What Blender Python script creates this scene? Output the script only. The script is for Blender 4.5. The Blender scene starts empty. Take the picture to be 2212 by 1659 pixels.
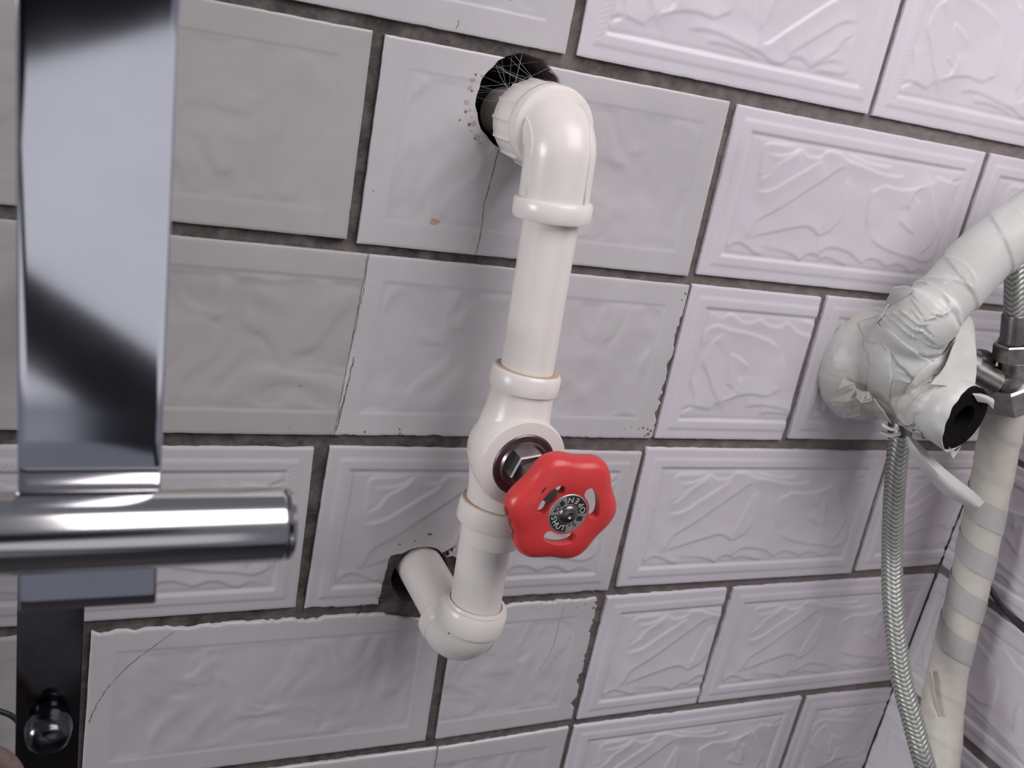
import bpy, bmesh, math, random
import numpy as np
from mathutils import Vector, Matrix, noise
from mathutils.bvhtree import BVHTree
random.seed(5)
rng = np.random.default_rng(5)
MM = 0.001
SC = bpy.context.scene
COL = SC.collection

# ------------------------------------------------------------------ camera, world, light
R = np.array([[0.90860647, -0.3762126, 0.18137907],
              [0.03246271, -0.36935222, -0.9287223],
              [0.41638979, 0.84973114, -0.32338293]])
CAM = np.array([0.0, -0.45449233, 0.0])
FPX, CX, CY = 2040.53, 1106.0, 829.5
cam_data = bpy.data.cameras.new('camera')
cam = bpy.data.objects.new('camera', cam_data)
COL.objects.link(cam)
rm = Matrix([[R[0][i], -R[1][i], -R[2][i]] for i in range(3)]).to_4x4()
cam.matrix_world = Matrix.Translation(Vector(CAM)) @ rm
cam_data.sensor_width = 36.0
cam_data.lens = 36.0 * FPX / 2212.0
cam_data.clip_start = 0.01
cam_data.dof.use_dof = True
cam_data.dof.focus_distance = 0.50
cam_data.dof.aperture_fstop = 14.0
SC.camera = cam

world = bpy.data.worlds.new('world')
SC.world = world
world.use_nodes = True
world.node_tree.nodes['Background'].inputs[0].default_value = (0.80, 0.84, 1.0, 1)
world.node_tree.nodes['Background'].inputs[1].default_value = 0.19


def area(name, loc, target, size, power, col):
    l = bpy.data.lights.new(name, 'AREA')
    l.shape = 'RECTANGLE'
    l.size, l.size_y = size
    l.energy = power
    l.color = col
    o = bpy.data.objects.new(name, l)
    COL.objects.link(o)
    o.location = loc
    o.rotation_euler = (Vector(target) - Vector(loc)).to_track_quat('-Z', 'Y').to_euler()
    return o


area('skylight', (0.52, -0.62, 0.54), (0.46, 0.0, -0.15), (0.75, 0.60), 7.9, (1.0, 0.955, 0.985))
area('side_daylight', (-3.20, -0.50, 0.20), (0.62, -0.10, -0.40), (1.1, 0.7), 52.0, (0.97, 0.965, 1.0))
area('rear_fill_light', (0.0, -1.56, -0.36), (0.0, 0.0, -0.36), (1.7, 0.62), 1.5, (0.94, 0.95, 1.0))  # unseen light added behind the viewer to brighten the chrome and soften shadows

SC.view_settings.view_transform = 'Standard'
SC.view_settings.look = 'None'
SC.view_settings.gamma = 1.0
SC.view_settings.use_curve_mapping = False
SC.view_settings.exposure = 0.0


# ------------------------------------------------------------------ helpers
def at(px, py, Y=0.0):
    """point of the plane Y = const (metres) seen at a photograph pixel"""
    d = R.T @ np.array([(px - CX) / FPX, (py - CY) / FPX, 1.0])
    return Vector(CAM + d * (Y - CAM[1]) / d[1])


def atx(px, py, X):
    d = R.T @ np.array([(px - CX) / FPX, (py - CY) / FPX, 1.0])
    return Vector(CAM + d * (X - CAM[0]) / d[0])


def make(name, V, F, mat, parent=None, smooth=True):
    me = bpy.data.meshes.new(name)
    if isinstance(F, np.ndarray):
        n = len(F)
        k = F.shape[1]
        me.vertices.add(len(V))
        me.vertices.foreach_set('co', np.asarray(V, dtype=np.float32).ravel())
        me.loops.add(n * k)
        me.loops.foreach_set('vertex_index', F.astype(np.int32).ravel())
        me.polygons.add(n)
        me.polygons.foreach_set('loop_start', (np.arange(n) * k).astype(np.int32))
        me.update(calc_edges=True)
        me.validate()
    else:
        me.from_pydata([tuple(v) for v in V], [], F)
        me.update()
    me.polygons.foreach_set('use_smooth', [smooth] * len(me.polygons))
    if mat is not None:
        me.materials.append(mat)
    o = bpy.data.objects.new(name, me)
    COL.objects.link(o)
    if parent is not None:
        o.parent = parent
    return o


def tag(o, label=None, cat=None, group=None, kind=None):
    if label: o['label'] = label
    if cat: o['category'] = cat
    if group: o['group'] = group
    if kind: o['kind'] = kind
    return o


def empty(name, loc=(0, 0, 0)):
    o = bpy.data.objects.new(name, None)
    o.empty_display_size = 0.02
    COL.objects.link(o)
    o.location = loc
    return o


def child(o, parent):
    """parent o keeping its world-space vertices"""
    o.parent = parent
    o.matrix_parent_inverse = Matrix.Translation(-Vector(parent.location)) if parent.parent is None else Matrix()
    return o


def evaluated(o, name=None):
    """bake modifiers into the mesh"""
    dg = bpy.context.evaluated_depsgraph_get()
    dg.update()
    me = bpy.data.meshes.new_from_object(o.evaluated_get(dg))
    o.modifiers.clear()
    o.data = me
    return o


def frames(path):
    path = [Vector(p) for p in path]
    T = []
    for i in range(len(path)):
        a = path[max(0, i - 1)]
        b = path[min(len(path) - 1, i + 1)]
        T.append((b - a).normalized())
    up = Vector((0, 0, 1)) if abs(T[0].z) < 0.9 else Vector((1, 0, 0))
    n = (up - T[0] * up.dot(T[0])).normalized()
    out = []
    for i, t in enumerate(T):
        n = (n - t * n.dot(t)).normalized()
        out.append((path[i], n, t.cross(n), t))
    return out


def sweep(path, radii, seg=48, caps=True, rfun=None):
    fr = frames(path)
    V, F = [], []
    s = 0.0
    for i, (p, n, b, t) in enumerate(fr):
        if i: s += (fr[i][0] - fr[i - 1][0]).length
        r = radii[i] if hasattr(radii, '__len__') else radii
        for k in range(seg):
            a = 2 * math.pi * k / seg
            rr = r + (rfun(s, a, i) if rfun else 0)
            V.append(p + (n * math.cos(a) + b * math.sin(a)) * rr)
    m = len(fr)
    for i in range(m - 1):
        for k in range(seg):
            k2 = (k + 1) % seg
            F.append((i * seg + k, i * seg + k2, (i + 1) * seg + k2, (i + 1) * seg + k))
    if caps:
        F.append(tuple(reversed(range(seg))))
        F.append(tuple(range((m - 1) * seg, m * seg)))
    return V, F


def lathe(prof, origin, axis, seg=64, close=False, up=None):
    """prof: list of (radius, distance along axis)"""
    ax = Vector(axis).normalized()
    u = Vector(up) if up else (Vector((0, 0, 1)) if abs(ax.z) < 0.9 else Vector((1, 0, 0)))
    n = (u - ax * u.dot(ax)).normalized()
    b = ax.cross(n)
    o = Vector(origin)
    V, F = [], []
    for r, s in prof:
        for k in range(seg):
            a = 2 * math.pi * k / seg
            V.append(o + ax * s + (n * math.cos(a) + b * math.sin(a)) * max(r, 1e-5))
    m = len(prof)
    for i in range(m - 1 + (1 if close else 0)):
        j = (i + 1) % m
        for k in range(seg):
            k2 = (k + 1) % seg
            F.append((i * seg + k, i * seg + k2, j * seg + k2, j * seg + k))
    if not close:
        F.append(tuple(reversed(range(seg))))
        F.append(tuple(range((m - 1) * seg, m * seg)))
    return V, F


def recalc(o):
    bm = bmesh.new()
    bm.from_mesh(o.data)
    bmesh.ops.recalc_face_normals(bm, faces=bm.faces)
    bm.to_mesh(o.data)
    bm.free()
    return o


def autosmooth(o, ang=35):
    me = o.data
    bm = bmesh.new()
    bm.from_mesh(me)
    for e in bm.edges:
        if len(e.link_faces) == 2 and e.calc_face_angle(0) > math.radians(ang):
            e.smooth = False
    bm.to_mesh(me)
    bm.free()
    return o


def merge(*parts):
    V, F = [], []
    for v, f in parts:
        k = len(V)
        V += list(v)
        F += [tuple(i + k for i in q) for q in f]
    return V, F


def spline(pts, n=12):
    """Catmull-Rom through 3D points"""
    P = [Vector(p) for p in pts]
    P = [P[0] * 2 - P[1]] + P + [P[-1] * 2 - P[-2]]
    out = []
    for i in range(1, len(P) - 2):
        for k in range(n):
            t = k / n
            a, b, c, d = P[i - 1], P[i], P[i + 1], P[i + 2]
            out.append(0.5 * ((2 * b) + (c - a) * t + (2 * a - 5 * b + 4 * c - d) * t * t + (3 * b - a - 3 * c + d) * t ** 3))
    out.append(P[-2])
    return out


def box(x0, x1, y0, y1, z0, z1, bev=0.0):
    bm = bmesh.new()
    bmesh.ops.create_cube(bm, size=1)
    for v in bm.verts:
        v.co = Vector(((x0 + x1) / 2 + v.co.x * (x1 - x0), (y0 + y1) / 2 + v.co.y * (y1 - y0), (z0 + z1) / 2 + v.co.z * (z1 - z0)))
    if bev:
        bmesh.ops.bevel(bm, geom=list(bm.edges), offset=bev, segments=3, profile=0.5, affect='EDGES')
    bm.verts.index_update()
    V = [v.co.copy() for v in bm.verts]
    F = [tuple(v.index for v in f.verts) for f in bm.faces]
    bm.free()
    return V, F


# ------------------------------------------------------------------ materials
def material(name, col, rough=0.4, metal=0.0, noise_scale=None, noise_col=None, noise_amt=0.5,
             bump=0.0, bump_scale=200.0, specks=None, coat=0.0, spec=0.5, rough_var=0.0, ramp=(0.4, 0.65)):
    m = bpy.data.materials.new(name)
    m.use_nodes = True
    nt = m.node_tree
    N, L = nt.nodes, nt.links
    bs = N['Principled BSDF']
    bs.inputs['Base Color'].default_value = (*col, 1)
    bs.inputs['Roughness'].default_value = rough
    bs.inputs['Metallic'].default_value = metal
    bs.inputs['Coat Weight'].default_value = coat
    bs.inputs['Coat Roughness'].default_value = 0.12
    bs.inputs['Specular IOR Level'].default_value = spec
    tc = N.new('ShaderNodeNewGeometry')
    cur = None
    if noise_scale:
        tx = N.new('ShaderNodeTexNoise')
        tx.inputs['Scale'].default_value = noise_scale
        tx.inputs['Detail'].default_value = 6
        tx.inputs['Roughness'].default_value = 0.65
        L.new(tc.outputs['Position'], tx.inputs['Vector'])
        rp = N.new('ShaderNodeValToRGB')
        rp.color_ramp.elements[0].position, rp.color_ramp.elements[1].position = ramp
        L.new(tx.outputs['Fac'], rp.inputs['Fac'])
        mx = N.new('ShaderNodeMix')
        mx.data_type = 'RGBA'
        mul = N.new('ShaderNodeMath')
        mul.operation = 'MULTIPLY'
        mul.inputs[1].default_value = noise_amt
        L.new(rp.outputs['Color'], mul.inputs[0])
        L.new(mul.outputs[0], mx.inputs['Factor'])
        mx.inputs['A'].default_value = (*col, 1)
        mx.inputs['B'].default_value = (*(noise_col or col), 1)
        cur = mx.outputs['Result']
    if specks:
        vo = N.new('ShaderNodeTexVoronoi')
        vo.inputs['Scale'].default_value = specks[0]
        L.new(tc.outputs['Position'], vo.inputs['Vector'])
        lt = N.new('ShaderNodeMath')
        lt.operation = 'LESS_THAN'
        lt.inputs[1].default_value = specks[1]
        L.new(vo.outputs['Distance'], lt.inputs[0])
        # keep only a share of the cells
        sp = N.new('ShaderNodeSeparateColor')
        L.new(vo.outputs['Color'], sp.inputs['Color'])
        lt2 = N.new('ShaderNodeMath')
        lt2.operation = 'LESS_THAN'
        lt2.inputs[1].default_value = specks[3]
        L.new(sp.outputs['Red'], lt2.inputs[0])
        an = N.new('ShaderNodeMath')
        an.operation = 'MULTIPLY'
        L.new(lt.outputs[0], an.inputs[0])
        L.new(lt2.outputs[0], an.inputs[1])
        mx = N.new('ShaderNodeMix')
        mx.data_type = 'RGBA'
        L.new(an.outputs[0], mx.inputs['Factor'])
        if cur: L.new(cur, mx.inputs['A'])
        else: mx.inputs['A'].default_value = (*col, 1)
        mx.inputs['B'].default_value = (*specks[2], 1)
        cur = mx.outputs['Result']
    if cur: L.new(cur, bs.inputs['Base Color'])
    if bump:
        tb = N.new('ShaderNodeTexNoise')
        tb.inputs['Scale'].default_value = bump_scale
        tb.inputs['Detail'].default_value = 5
        L.new(tc.outputs['Position'], tb.inputs['Vector'])
        bp = N.new('ShaderNodeBump')
        bp.inputs['Strength'].default_value = 1.0
        bp.inputs['Distance'].default_value = bump
        L.new(tb.outputs['Fac'], bp.inputs['Height'])
        L.new(bp.outputs['Normal'], bs.inputs['Normal'])
    if rough_var:
        tr = N.new('ShaderNodeTexNoise')
        tr.inputs['Scale'].default_value = 60
        tr.inputs['Detail'].default_value = 4
        L.new(tc.outputs['Position'], tr.inputs['Vector'])
        mr = N.new('ShaderNodeMapRange')
        mr.inputs['To Min'].default_value = max(0.02, rough - rough_var)
        mr.inputs['To Max'].default_value = rough + rough_var
        L.new(tr.outputs['Fac'], mr.inputs['Value'])
        L.new(mr.outputs['Result'], bs.inputs['Roughness'])
    return m


M = {}
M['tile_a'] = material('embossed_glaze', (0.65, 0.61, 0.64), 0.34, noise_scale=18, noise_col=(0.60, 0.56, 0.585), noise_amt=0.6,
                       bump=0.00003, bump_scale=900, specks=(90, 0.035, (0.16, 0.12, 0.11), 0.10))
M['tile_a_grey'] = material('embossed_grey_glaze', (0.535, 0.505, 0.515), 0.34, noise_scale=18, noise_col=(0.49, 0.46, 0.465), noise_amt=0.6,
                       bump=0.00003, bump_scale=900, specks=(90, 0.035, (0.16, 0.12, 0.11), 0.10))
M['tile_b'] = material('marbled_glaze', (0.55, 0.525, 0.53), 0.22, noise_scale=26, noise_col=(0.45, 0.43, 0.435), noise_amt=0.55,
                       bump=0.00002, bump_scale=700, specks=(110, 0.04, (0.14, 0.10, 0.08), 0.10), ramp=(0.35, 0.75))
M['tile_b_shaded'] = material('marbled_glaze_shaded', (0.435, 0.415, 0.40), 0.24, noise_scale=24, noise_col=(0.365, 0.35, 0.335), noise_amt=0.6,  # marbled glaze, darker and greener: lens shading at the left put into the colour
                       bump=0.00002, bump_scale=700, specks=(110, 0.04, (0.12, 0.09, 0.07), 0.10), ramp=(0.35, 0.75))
M['grout'] = material('cement_grout', (0.042, 0.034, 0.030), 0.9, noise_scale=85, noise_col=(0.17, 0.145, 0.135), noise_amt=0.85,
                      bump=0.0006, bump_scale=450, specks=(160, 0.10, (0.45, 0.42, 0.40), 0.05), ramp=(0.35, 0.7))
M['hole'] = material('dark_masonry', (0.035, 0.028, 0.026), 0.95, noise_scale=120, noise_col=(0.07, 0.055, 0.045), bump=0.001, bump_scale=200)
M['crack'] = material('dirty_crack', (0.13, 0.085, 0.07), 0.9)
M['chip'] = material('chipped_body', (0.19, 0.13, 0.105), 0.95, noise_scale=300, noise_col=(0.08, 0.06, 0.05))
M['stain'] = material('rusty_stain', (0.46, 0.33, 0.22), 0.5)
M['pvc'] = material('cream_plastic', (0.80, 0.745, 0.70), 0.27, noise_scale=40, noise_col=(0.74, 0.675, 0.60), noise_amt=0.5, bump=0.00004, bump_scale=500,
                    specks=(130, 0.05, (0.4, 0.3, 0.24), 0.06))
M['pvc'].node_tree.nodes['Principled BSDF'].inputs['Subsurface Weight'].default_value = 0.15
M['pvc'].node_tree.nodes['Principled BSDF'].inputs['Subsurface Scale'].default_value = 0.004
M['grime'] = material('yellow_grime', (0.52, 0.39, 0.27), 0.6, noise_scale=90, noise_col=(0.62, 0.50, 0.36))
M['steel'] = material('worn_steel', (0.24, 0.22, 0.225), 0.34, 1.0, noise_scale=160, noise_col=(0.13, 0.115, 0.12), rough_var=0.1)
M['brass'] = material('tarnished_fitting', (0.42, 0.395, 0.37), 0.3, 1.0, noise_scale=120, noise_col=(0.15, 0.13, 0.12), rough_var=0.12)
M['red'] = material('red_handwheel', (0.66, 0.045, 0.045), 0.33, noise_scale=120, noise_col=(0.60, 0.055, 0.05), noise_amt=0.5, bump=0.00008, bump_scale=600)
M['scuff'] = material('scuffed_red', (0.14, 0.05, 0.05), 0.6, noise_scale=300, noise_col=(0.4, 0.05, 0.05))
M['dial'] = material('dial_grey', (0.45, 0.43, 0.41), 0.4, 0.6, noise_scale=300, noise_col=(0.3, 0.29, 0.28))
M['dial_black'] = material('dial_black', (0.02, 0.018, 0.018), 0.5)
M['dial_text'] = material('dial_lettering', (0.62, 0.60, 0.56), 0.45)
M['screw'] = material('dark_screw', (0.22, 0.20, 0.18), 0.32, 1.0)
M['tape'] = material('white_vinyl_tape', (0.60, 0.60, 0.57), 0.36, noise_scale=45, noise_col=(0.54, 0.53, 0.48), noise_amt=0.7, bump=0.00015, bump_scale=160)
M['tape_cream'] = material('cream_vinyl_tape', (0.63, 0.595, 0.525), 0.42, noise_scale=60, noise_col=(0.54, 0.50, 0.42), noise_amt=0.6, bump=0.0001, bump_scale=160)
M['tape_grey'] = material('grey_vinyl_tape', (0.49, 0.485, 0.455), 0.38, noise_scale=60, noise_col=(0.42, 0.42, 0.39), noise_amt=0.6, bump=0.0001, bump_scale=160)
M['foam'] = material('black_foam', (0.006, 0.005, 0.006), 1.0, noise_scale=200, noise_col=(0.012, 0.009, 0.011), spec=0.1, bump=0.0005, bump_scale=300)
M['cable'] = material('black_cable', (0.02, 0.018, 0.025), 0.4)
M['web'] = material('cobweb_silk', (0.75, 0.73, 0.74), 0.6)
M['chrome'] = material('brushed_chrome', (0.72, 0.715, 0.76), 0.075, 1.0, noise_scale=35, noise_col=(0.62, 0.61, 0.64), noise_amt=0.4, rough_var=0.02, ramp=(0.45, 0.75))
M['chrome_tube'] = material('polished_chrome', (0.66, 0.64, 0.63), 0.15, 1.0)
M['chrome_black'] = material('black_chrome', (0.10, 0.10, 0.11), 0.2, 1.0, noise_scale=90, noise_col=(0.05, 0.05, 0.06))
M['chrome_dark'] = material('dull_chrome', (0.13, 0.125, 0.14), 0.16, 1.0, noise_scale=60, noise_col=(0.11, 0.085, 0.07), noise_amt=0.8)
M['paint'] = material('white_paint', (0.72, 0.72, 0.76), 0.7, noise_scale=6, noise_col=(0.62, 0.62, 0.66))
M['floor'] = material('dark_floor_tile', (0.045, 0.04, 0.045), 0.5, noise_scale=15, noise_col=(0.07, 0.055, 0.05))
M['stand_in'] = material('stand_in_dark', (0.012, 0.013, 0.020), 0.8, noise_scale=20, noise_col=(0.022, 0.016, 0.018), spec=0.2)  # dark surface of the shapes added for the chrome's reflections
M['brown'] = material('brown_cord', (0.20, 0.14, 0.12), 0.7, noise_scale=200, noise_col=(0.12, 0.08, 0.07))

# paler cement towards the right of the wall
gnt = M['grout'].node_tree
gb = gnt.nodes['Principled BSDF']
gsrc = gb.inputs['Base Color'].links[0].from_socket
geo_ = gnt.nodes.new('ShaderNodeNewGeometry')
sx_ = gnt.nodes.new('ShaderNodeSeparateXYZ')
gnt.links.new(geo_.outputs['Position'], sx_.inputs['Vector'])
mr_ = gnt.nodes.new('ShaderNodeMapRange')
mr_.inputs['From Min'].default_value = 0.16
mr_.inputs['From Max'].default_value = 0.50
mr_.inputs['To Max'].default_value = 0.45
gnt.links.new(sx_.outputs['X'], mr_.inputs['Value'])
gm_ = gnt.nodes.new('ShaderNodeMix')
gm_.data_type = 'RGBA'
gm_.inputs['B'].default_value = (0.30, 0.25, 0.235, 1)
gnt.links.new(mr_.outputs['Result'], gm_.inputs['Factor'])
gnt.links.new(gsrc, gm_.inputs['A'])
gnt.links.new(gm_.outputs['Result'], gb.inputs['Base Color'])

# braid: wires pale, gaps darker (vertex attribute carries the weave)
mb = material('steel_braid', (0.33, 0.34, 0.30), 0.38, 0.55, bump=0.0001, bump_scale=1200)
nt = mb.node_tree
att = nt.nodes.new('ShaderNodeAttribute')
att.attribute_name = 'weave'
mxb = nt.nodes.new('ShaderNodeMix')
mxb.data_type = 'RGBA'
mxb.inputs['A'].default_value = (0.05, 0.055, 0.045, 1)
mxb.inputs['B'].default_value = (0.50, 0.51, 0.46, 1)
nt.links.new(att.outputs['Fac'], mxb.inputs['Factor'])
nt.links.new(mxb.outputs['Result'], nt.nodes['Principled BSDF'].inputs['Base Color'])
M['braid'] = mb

# ------------------------------------------------------------------ tile relief
# embossed leaf and flower lines, in tile millimetres (200 x 100); every line is a small step raised on its left side
CURVES = [
[(26.4,23.6),(30.3,28.3),(34.0,36.6),(42.0,41.8),(51.9,48.5),(64.1,57.9),(76.4,67.3),(84.4,73.8),(90.8,75.5)],
[(26.3,24.0),(35.6,27.1),(49.1,31.1),(61.5,34.6),(69.9,36.5),(76.2,35.5),(81.6,32.5),(88.6,34.8),(93.3,40.0),(96.8,46.7),(97.4,53.8),(95.3,63.6),(92.9,72.0)],
[(16.5,16.5),(20.0,20.5),(25.0,21.5),(31,19.5),(38.0,16.4),(44,16.3)],
[(34.6,22.6),(45.9,20.7),(59.4,19.4),(67.4,17.6),(72.7,14.9),(75.7,18.0),(80.4,20.1),(86.0,19.4),(87.6,22.2),(92.9,25.3),(102.3,25.2),(112.4,23.0),(122.5,17.9),(126.5,20.7),(133.6,21.3),(141.0,18.9),(144.7,17.6),(151.5,20.0),(158.4,19.3),(166.4,15.5),(172.5,17.9),(177.8,17.4),(185.2,14.0)],
[(86.9,16.4),(93.1,18.7),(102.2,17.2),(112.4,14.9)],
[(121.4,37.4),(128.7,32.1),(139.6,28.7),(152.7,26.3),(165.0,25.1),(173.3,23.3),(180.5,24.9),(184.2,29.4),(183.8,35.6),(181.4,40.1)],
[(169.5,26.8),(172.4,30.9),(177.1,35.0),(178.5,41.0),(179.3,48.5),(173.3,56.0),(167.4,65.7),(162.9,71.6),(163.3,80.2)],
[(142.0,49.3),(148.2,45.5),(158.7,41.5),(159.3,47.5),(157.3,58.6),(158.0,61.5)],
[(149.6,56.4),(149.1,63.0),(151.9,69.4),(157.0,71.6),(161.4,75.9)],
[(185.5,58.1),(180.9,68.5),(178.7,77.3),(183.6,80.2),(187.8,83.1)],
[(51.9,81.7),(46.0,77.0),(36.8,71.0),(32.8,64.4),(25.3,60.5)],
[(70.2,78.9),(62.8,73.5),(51.2,65.5),(37.7,56.3),(25.5,53.8)],
[(92.2,70.6),(89.2,62.4),(86.4,53.3),(83.7,44.2),(81.5,35.8)],
[(100.7,77.5),(89.4,80.3),(80.1,83.7),(71.8,83.6),(67.1,79.6),(58.5,78.9),(51.7,82.2),(44.1,78.3),(34.7,76.4),(27.3,77.7)],
[(49.9,83.6),(38.7,82.9),(27.6,82.2),(24.4,78.3),(25.1,67.2),(26.0,60.5)],
[(139.4,77.4),(128.8,75.7),(116.7,76.1),(100.2,78.9),(88.1,81.0)],
[(125.3,81.6),(117.7,80.6),(103.3,81.3),(87.2,84.3)],
[(165.0,80.3),(160.2,74.5),(146.8,69.9),(135.9,68.2),(123.6,69.0),(118.1,66.2),(113.5,63.5),(114.4,54.8),(116.7,44.8),(121.4,37.4)],
[(187.8,83.1),(182.7,78.0),(174.1,78.1),(163.1,80.5)],
]


def smooth2d(c, n=5):
    return [(p.x, p.y) for p in spline([(a, b, 0) for a, b in c], n)]


GX = np.arange(0, 200.01, 0.5)
GY = np.arange(0, 100.01, 0.5)


def relief_field():
    X, Y = np.meshgrid(GX, GY)
    H = np.zeros_like(X)
    for c in CURVES:
        c = smooth2d(c)
        best = np.full(X.shape, 1e9)
        sd = np.zeros_like(X)
        tt = np.zeros_like(X)
        n = len(c) - 1
        for i in range(n):
            ax, ay = c[i]
            bx, by = c[i + 1]
            dx, dy = bx - ax, by - ay
            l2 = dx * dx + dy * dy + 1e-9
            t = np.clip(((X - ax) * dx + (Y - ay) * dy) / l2, 0, 1)
            ex, ey = X - (ax + t * dx), Y - (ay + t * dy)
            d = np.hypot(ex, ey)
            s = np.sign(dx * ey - dy * ex)
            m = d < best
            best = np.where(m, d, best)
            sd = np.where(m, s * d, sd)
            tt = np.where(m, (i + t) / n, tt)
        endf = np.clip(np.minimum(tt, 1 - tt) * 8, 0, 1)
        step = 0.5 * (1 + np.tanh(sd / 1.0))
        H += 0.82 * endf * step * np.exp(-np.abs(sd) / 6.5) - 0.16 * endf * np.exp(-(sd / 1.0) ** 2)
    return H + 0.10 * np.sin(X / 9.0 + np.sin(Y / 7.0) * 1.5) * np.cos(Y / 8.0 + X / 23.0)


RELIEF = relief_field()


def sample(A, u, v):
    fx = np.clip(u / 0.5, 0, len(GX) - 1.001)
    fy = np.clip(v / 0.5, 0, len(GY) - 1.001)
    i, j = fx.astype(int), fy.astype(int)
    a, b = fx - i, fy - j
    return (A[j, i] * (1 - a) * (1 - b) + A[j, i + 1] * a * (1 - b) + A[j + 1, i] * (1 - a) * b + A[j + 1, i + 1] * a * b)


def sstep(x, a, b):
    t = np.clip((x - a) / (b - a), 0, 1)
    return t * t * (3 - 2 * t)


def height_a(u, v):
    d = np.minimum(np.minimum(u, 200 - u), np.minimum(v, 100 - v))
    horiz = np.minimum(v, 100 - v) <= np.minimum(u, 200 - u)
    along = np.where(horiz, u, v)
    h = 0.35 * sstep(d, 0, 1.2) + 0.45 * sstep(d, 5.8, 8.0)
    rope = sstep(d, 7.6, 8.4) * (1 - sstep(d, 12.0, 12.8))
    h += rope * (0.08 + 0.09 * np.sin(2 * math.pi * (along * 0.38 + (d - 10) * 0.22)))
    h -= 1.0 * sstep(d, 12.4, 14.6)
    h += 0.25 * sstep(d, 15, 17.0)
    h += sample(RELIEF, u, v) * sstep(d, 13.4, 15.5)
    return h


def value_noise(n, seed):
    r = np.random.default_rng(seed)
    return r.standard_normal((n, n))


VN = [value_noise(64, s) for s in range(4)]


def vnoise(x, y, k=0):
    A = VN[k]
    xi, yi = np.floor(x).astype(int), np.floor(y).astype(int)
    a, b = x - xi, y - yi
    a = a * a * (3 - 2 * a)
    b = b * b * (3 - 2 * b)
    g = lambda i, j: A[j % 64, i % 64]
    return (g(xi, yi) * (1 - a) * (1 - b) + g(xi + 1, yi) * a * (1 - b) + g(xi, yi + 1) * (1 - a) * b + g(xi + 1, yi + 1) * a * b)


def height_b(u, v, seed=0):
    d = np.minimum(np.minimum(u, 200 - u), np.minimum(v, 100 - v))
    horiz = np.minimum(v, 100 - v) <= np.minimum(u, 200 - u)
    along = np.where(horiz, u, v)
    h = 0.3 * sstep(d, 0, 1.2)
    fr = sstep(d, 2.5, 4) * (1 - sstep(d, 12.0, 13.5))
    h += fr * 0.075 * np.sin(2 * math.pi * along / 1.9)
    h -= 0.32 * sstep(d, 12.6, 14.4)
    wx = u + 9 * vnoise(u / 24, v / 24, 0)
    wy = v + 9 * vnoise(u / 24 + 9, v / 24, 1)
    n = vnoise(wx / 13 + seed * 3.1, wy / 13 + 5, 2)
    n2 = vnoise(wx / 8 + 3, wy / 8 + seed * 1.7, 3)
    h += sstep(d, 14, 18) * (0.34 * np.tanh(n * 1.3) + 0.10 * n2)
    return h


# ------------------------------------------------------------------ carved sheets (tiles and mortar bed)
def star(center, pts):
    c = np.array(center)
    P = np.array(pts, float) - c
    ang = np.arctan2(P[:, 1], P[:, 0])
    rad = np.hypot(P[:, 0], P[:, 1])
    o = np.argsort(ang)
    ang, rad = ang[o], rad[o]
    ang = np.concatenate([ang - 2 * math.pi, ang, ang + 2 * math.pi])
    rad = np.concatenate([rad, rad, rad])
    return (c, lambda a: np.interp(a, ang, rad))


HOLE1 = star((197, -22), [(197 + r * math.cos(a), -22 + r * math.sin(a)) for a, r in
             [(math.radians(k * 10), 23.6 + 0.5 * math.sin(k * 2.1)) for k in range(36)]])
HOLE2 = star((188, -298), [(207.5, -276), (205.9, -283.8), (201.4, -285.1), (198.8, -281.8), (195.4, -278.8), (188.4, -276.7),
                           (182.2, -277.0), (173.7, -280.6), (166.9, -281.8), (166.1, -290), (165.5, -297.3), (164.6, -306), (164.0, -313.8),
                           (171, -323.5), (177.9, -324.7), (188.1, -326.9), (203, -326), (216.1, -322), (218, -300)])
HOLE2M = star((188, -298), [(188 + r * math.cos(math.radians(a)), -298 + r * math.sin(math.radians(a))) for a, r in
              [(0, 17), (40, 18), (80, 18.5), (120, 18), (160, 17.5), (200, 17.5), (240, 18), (280, 18), (320, 17)]])


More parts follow.
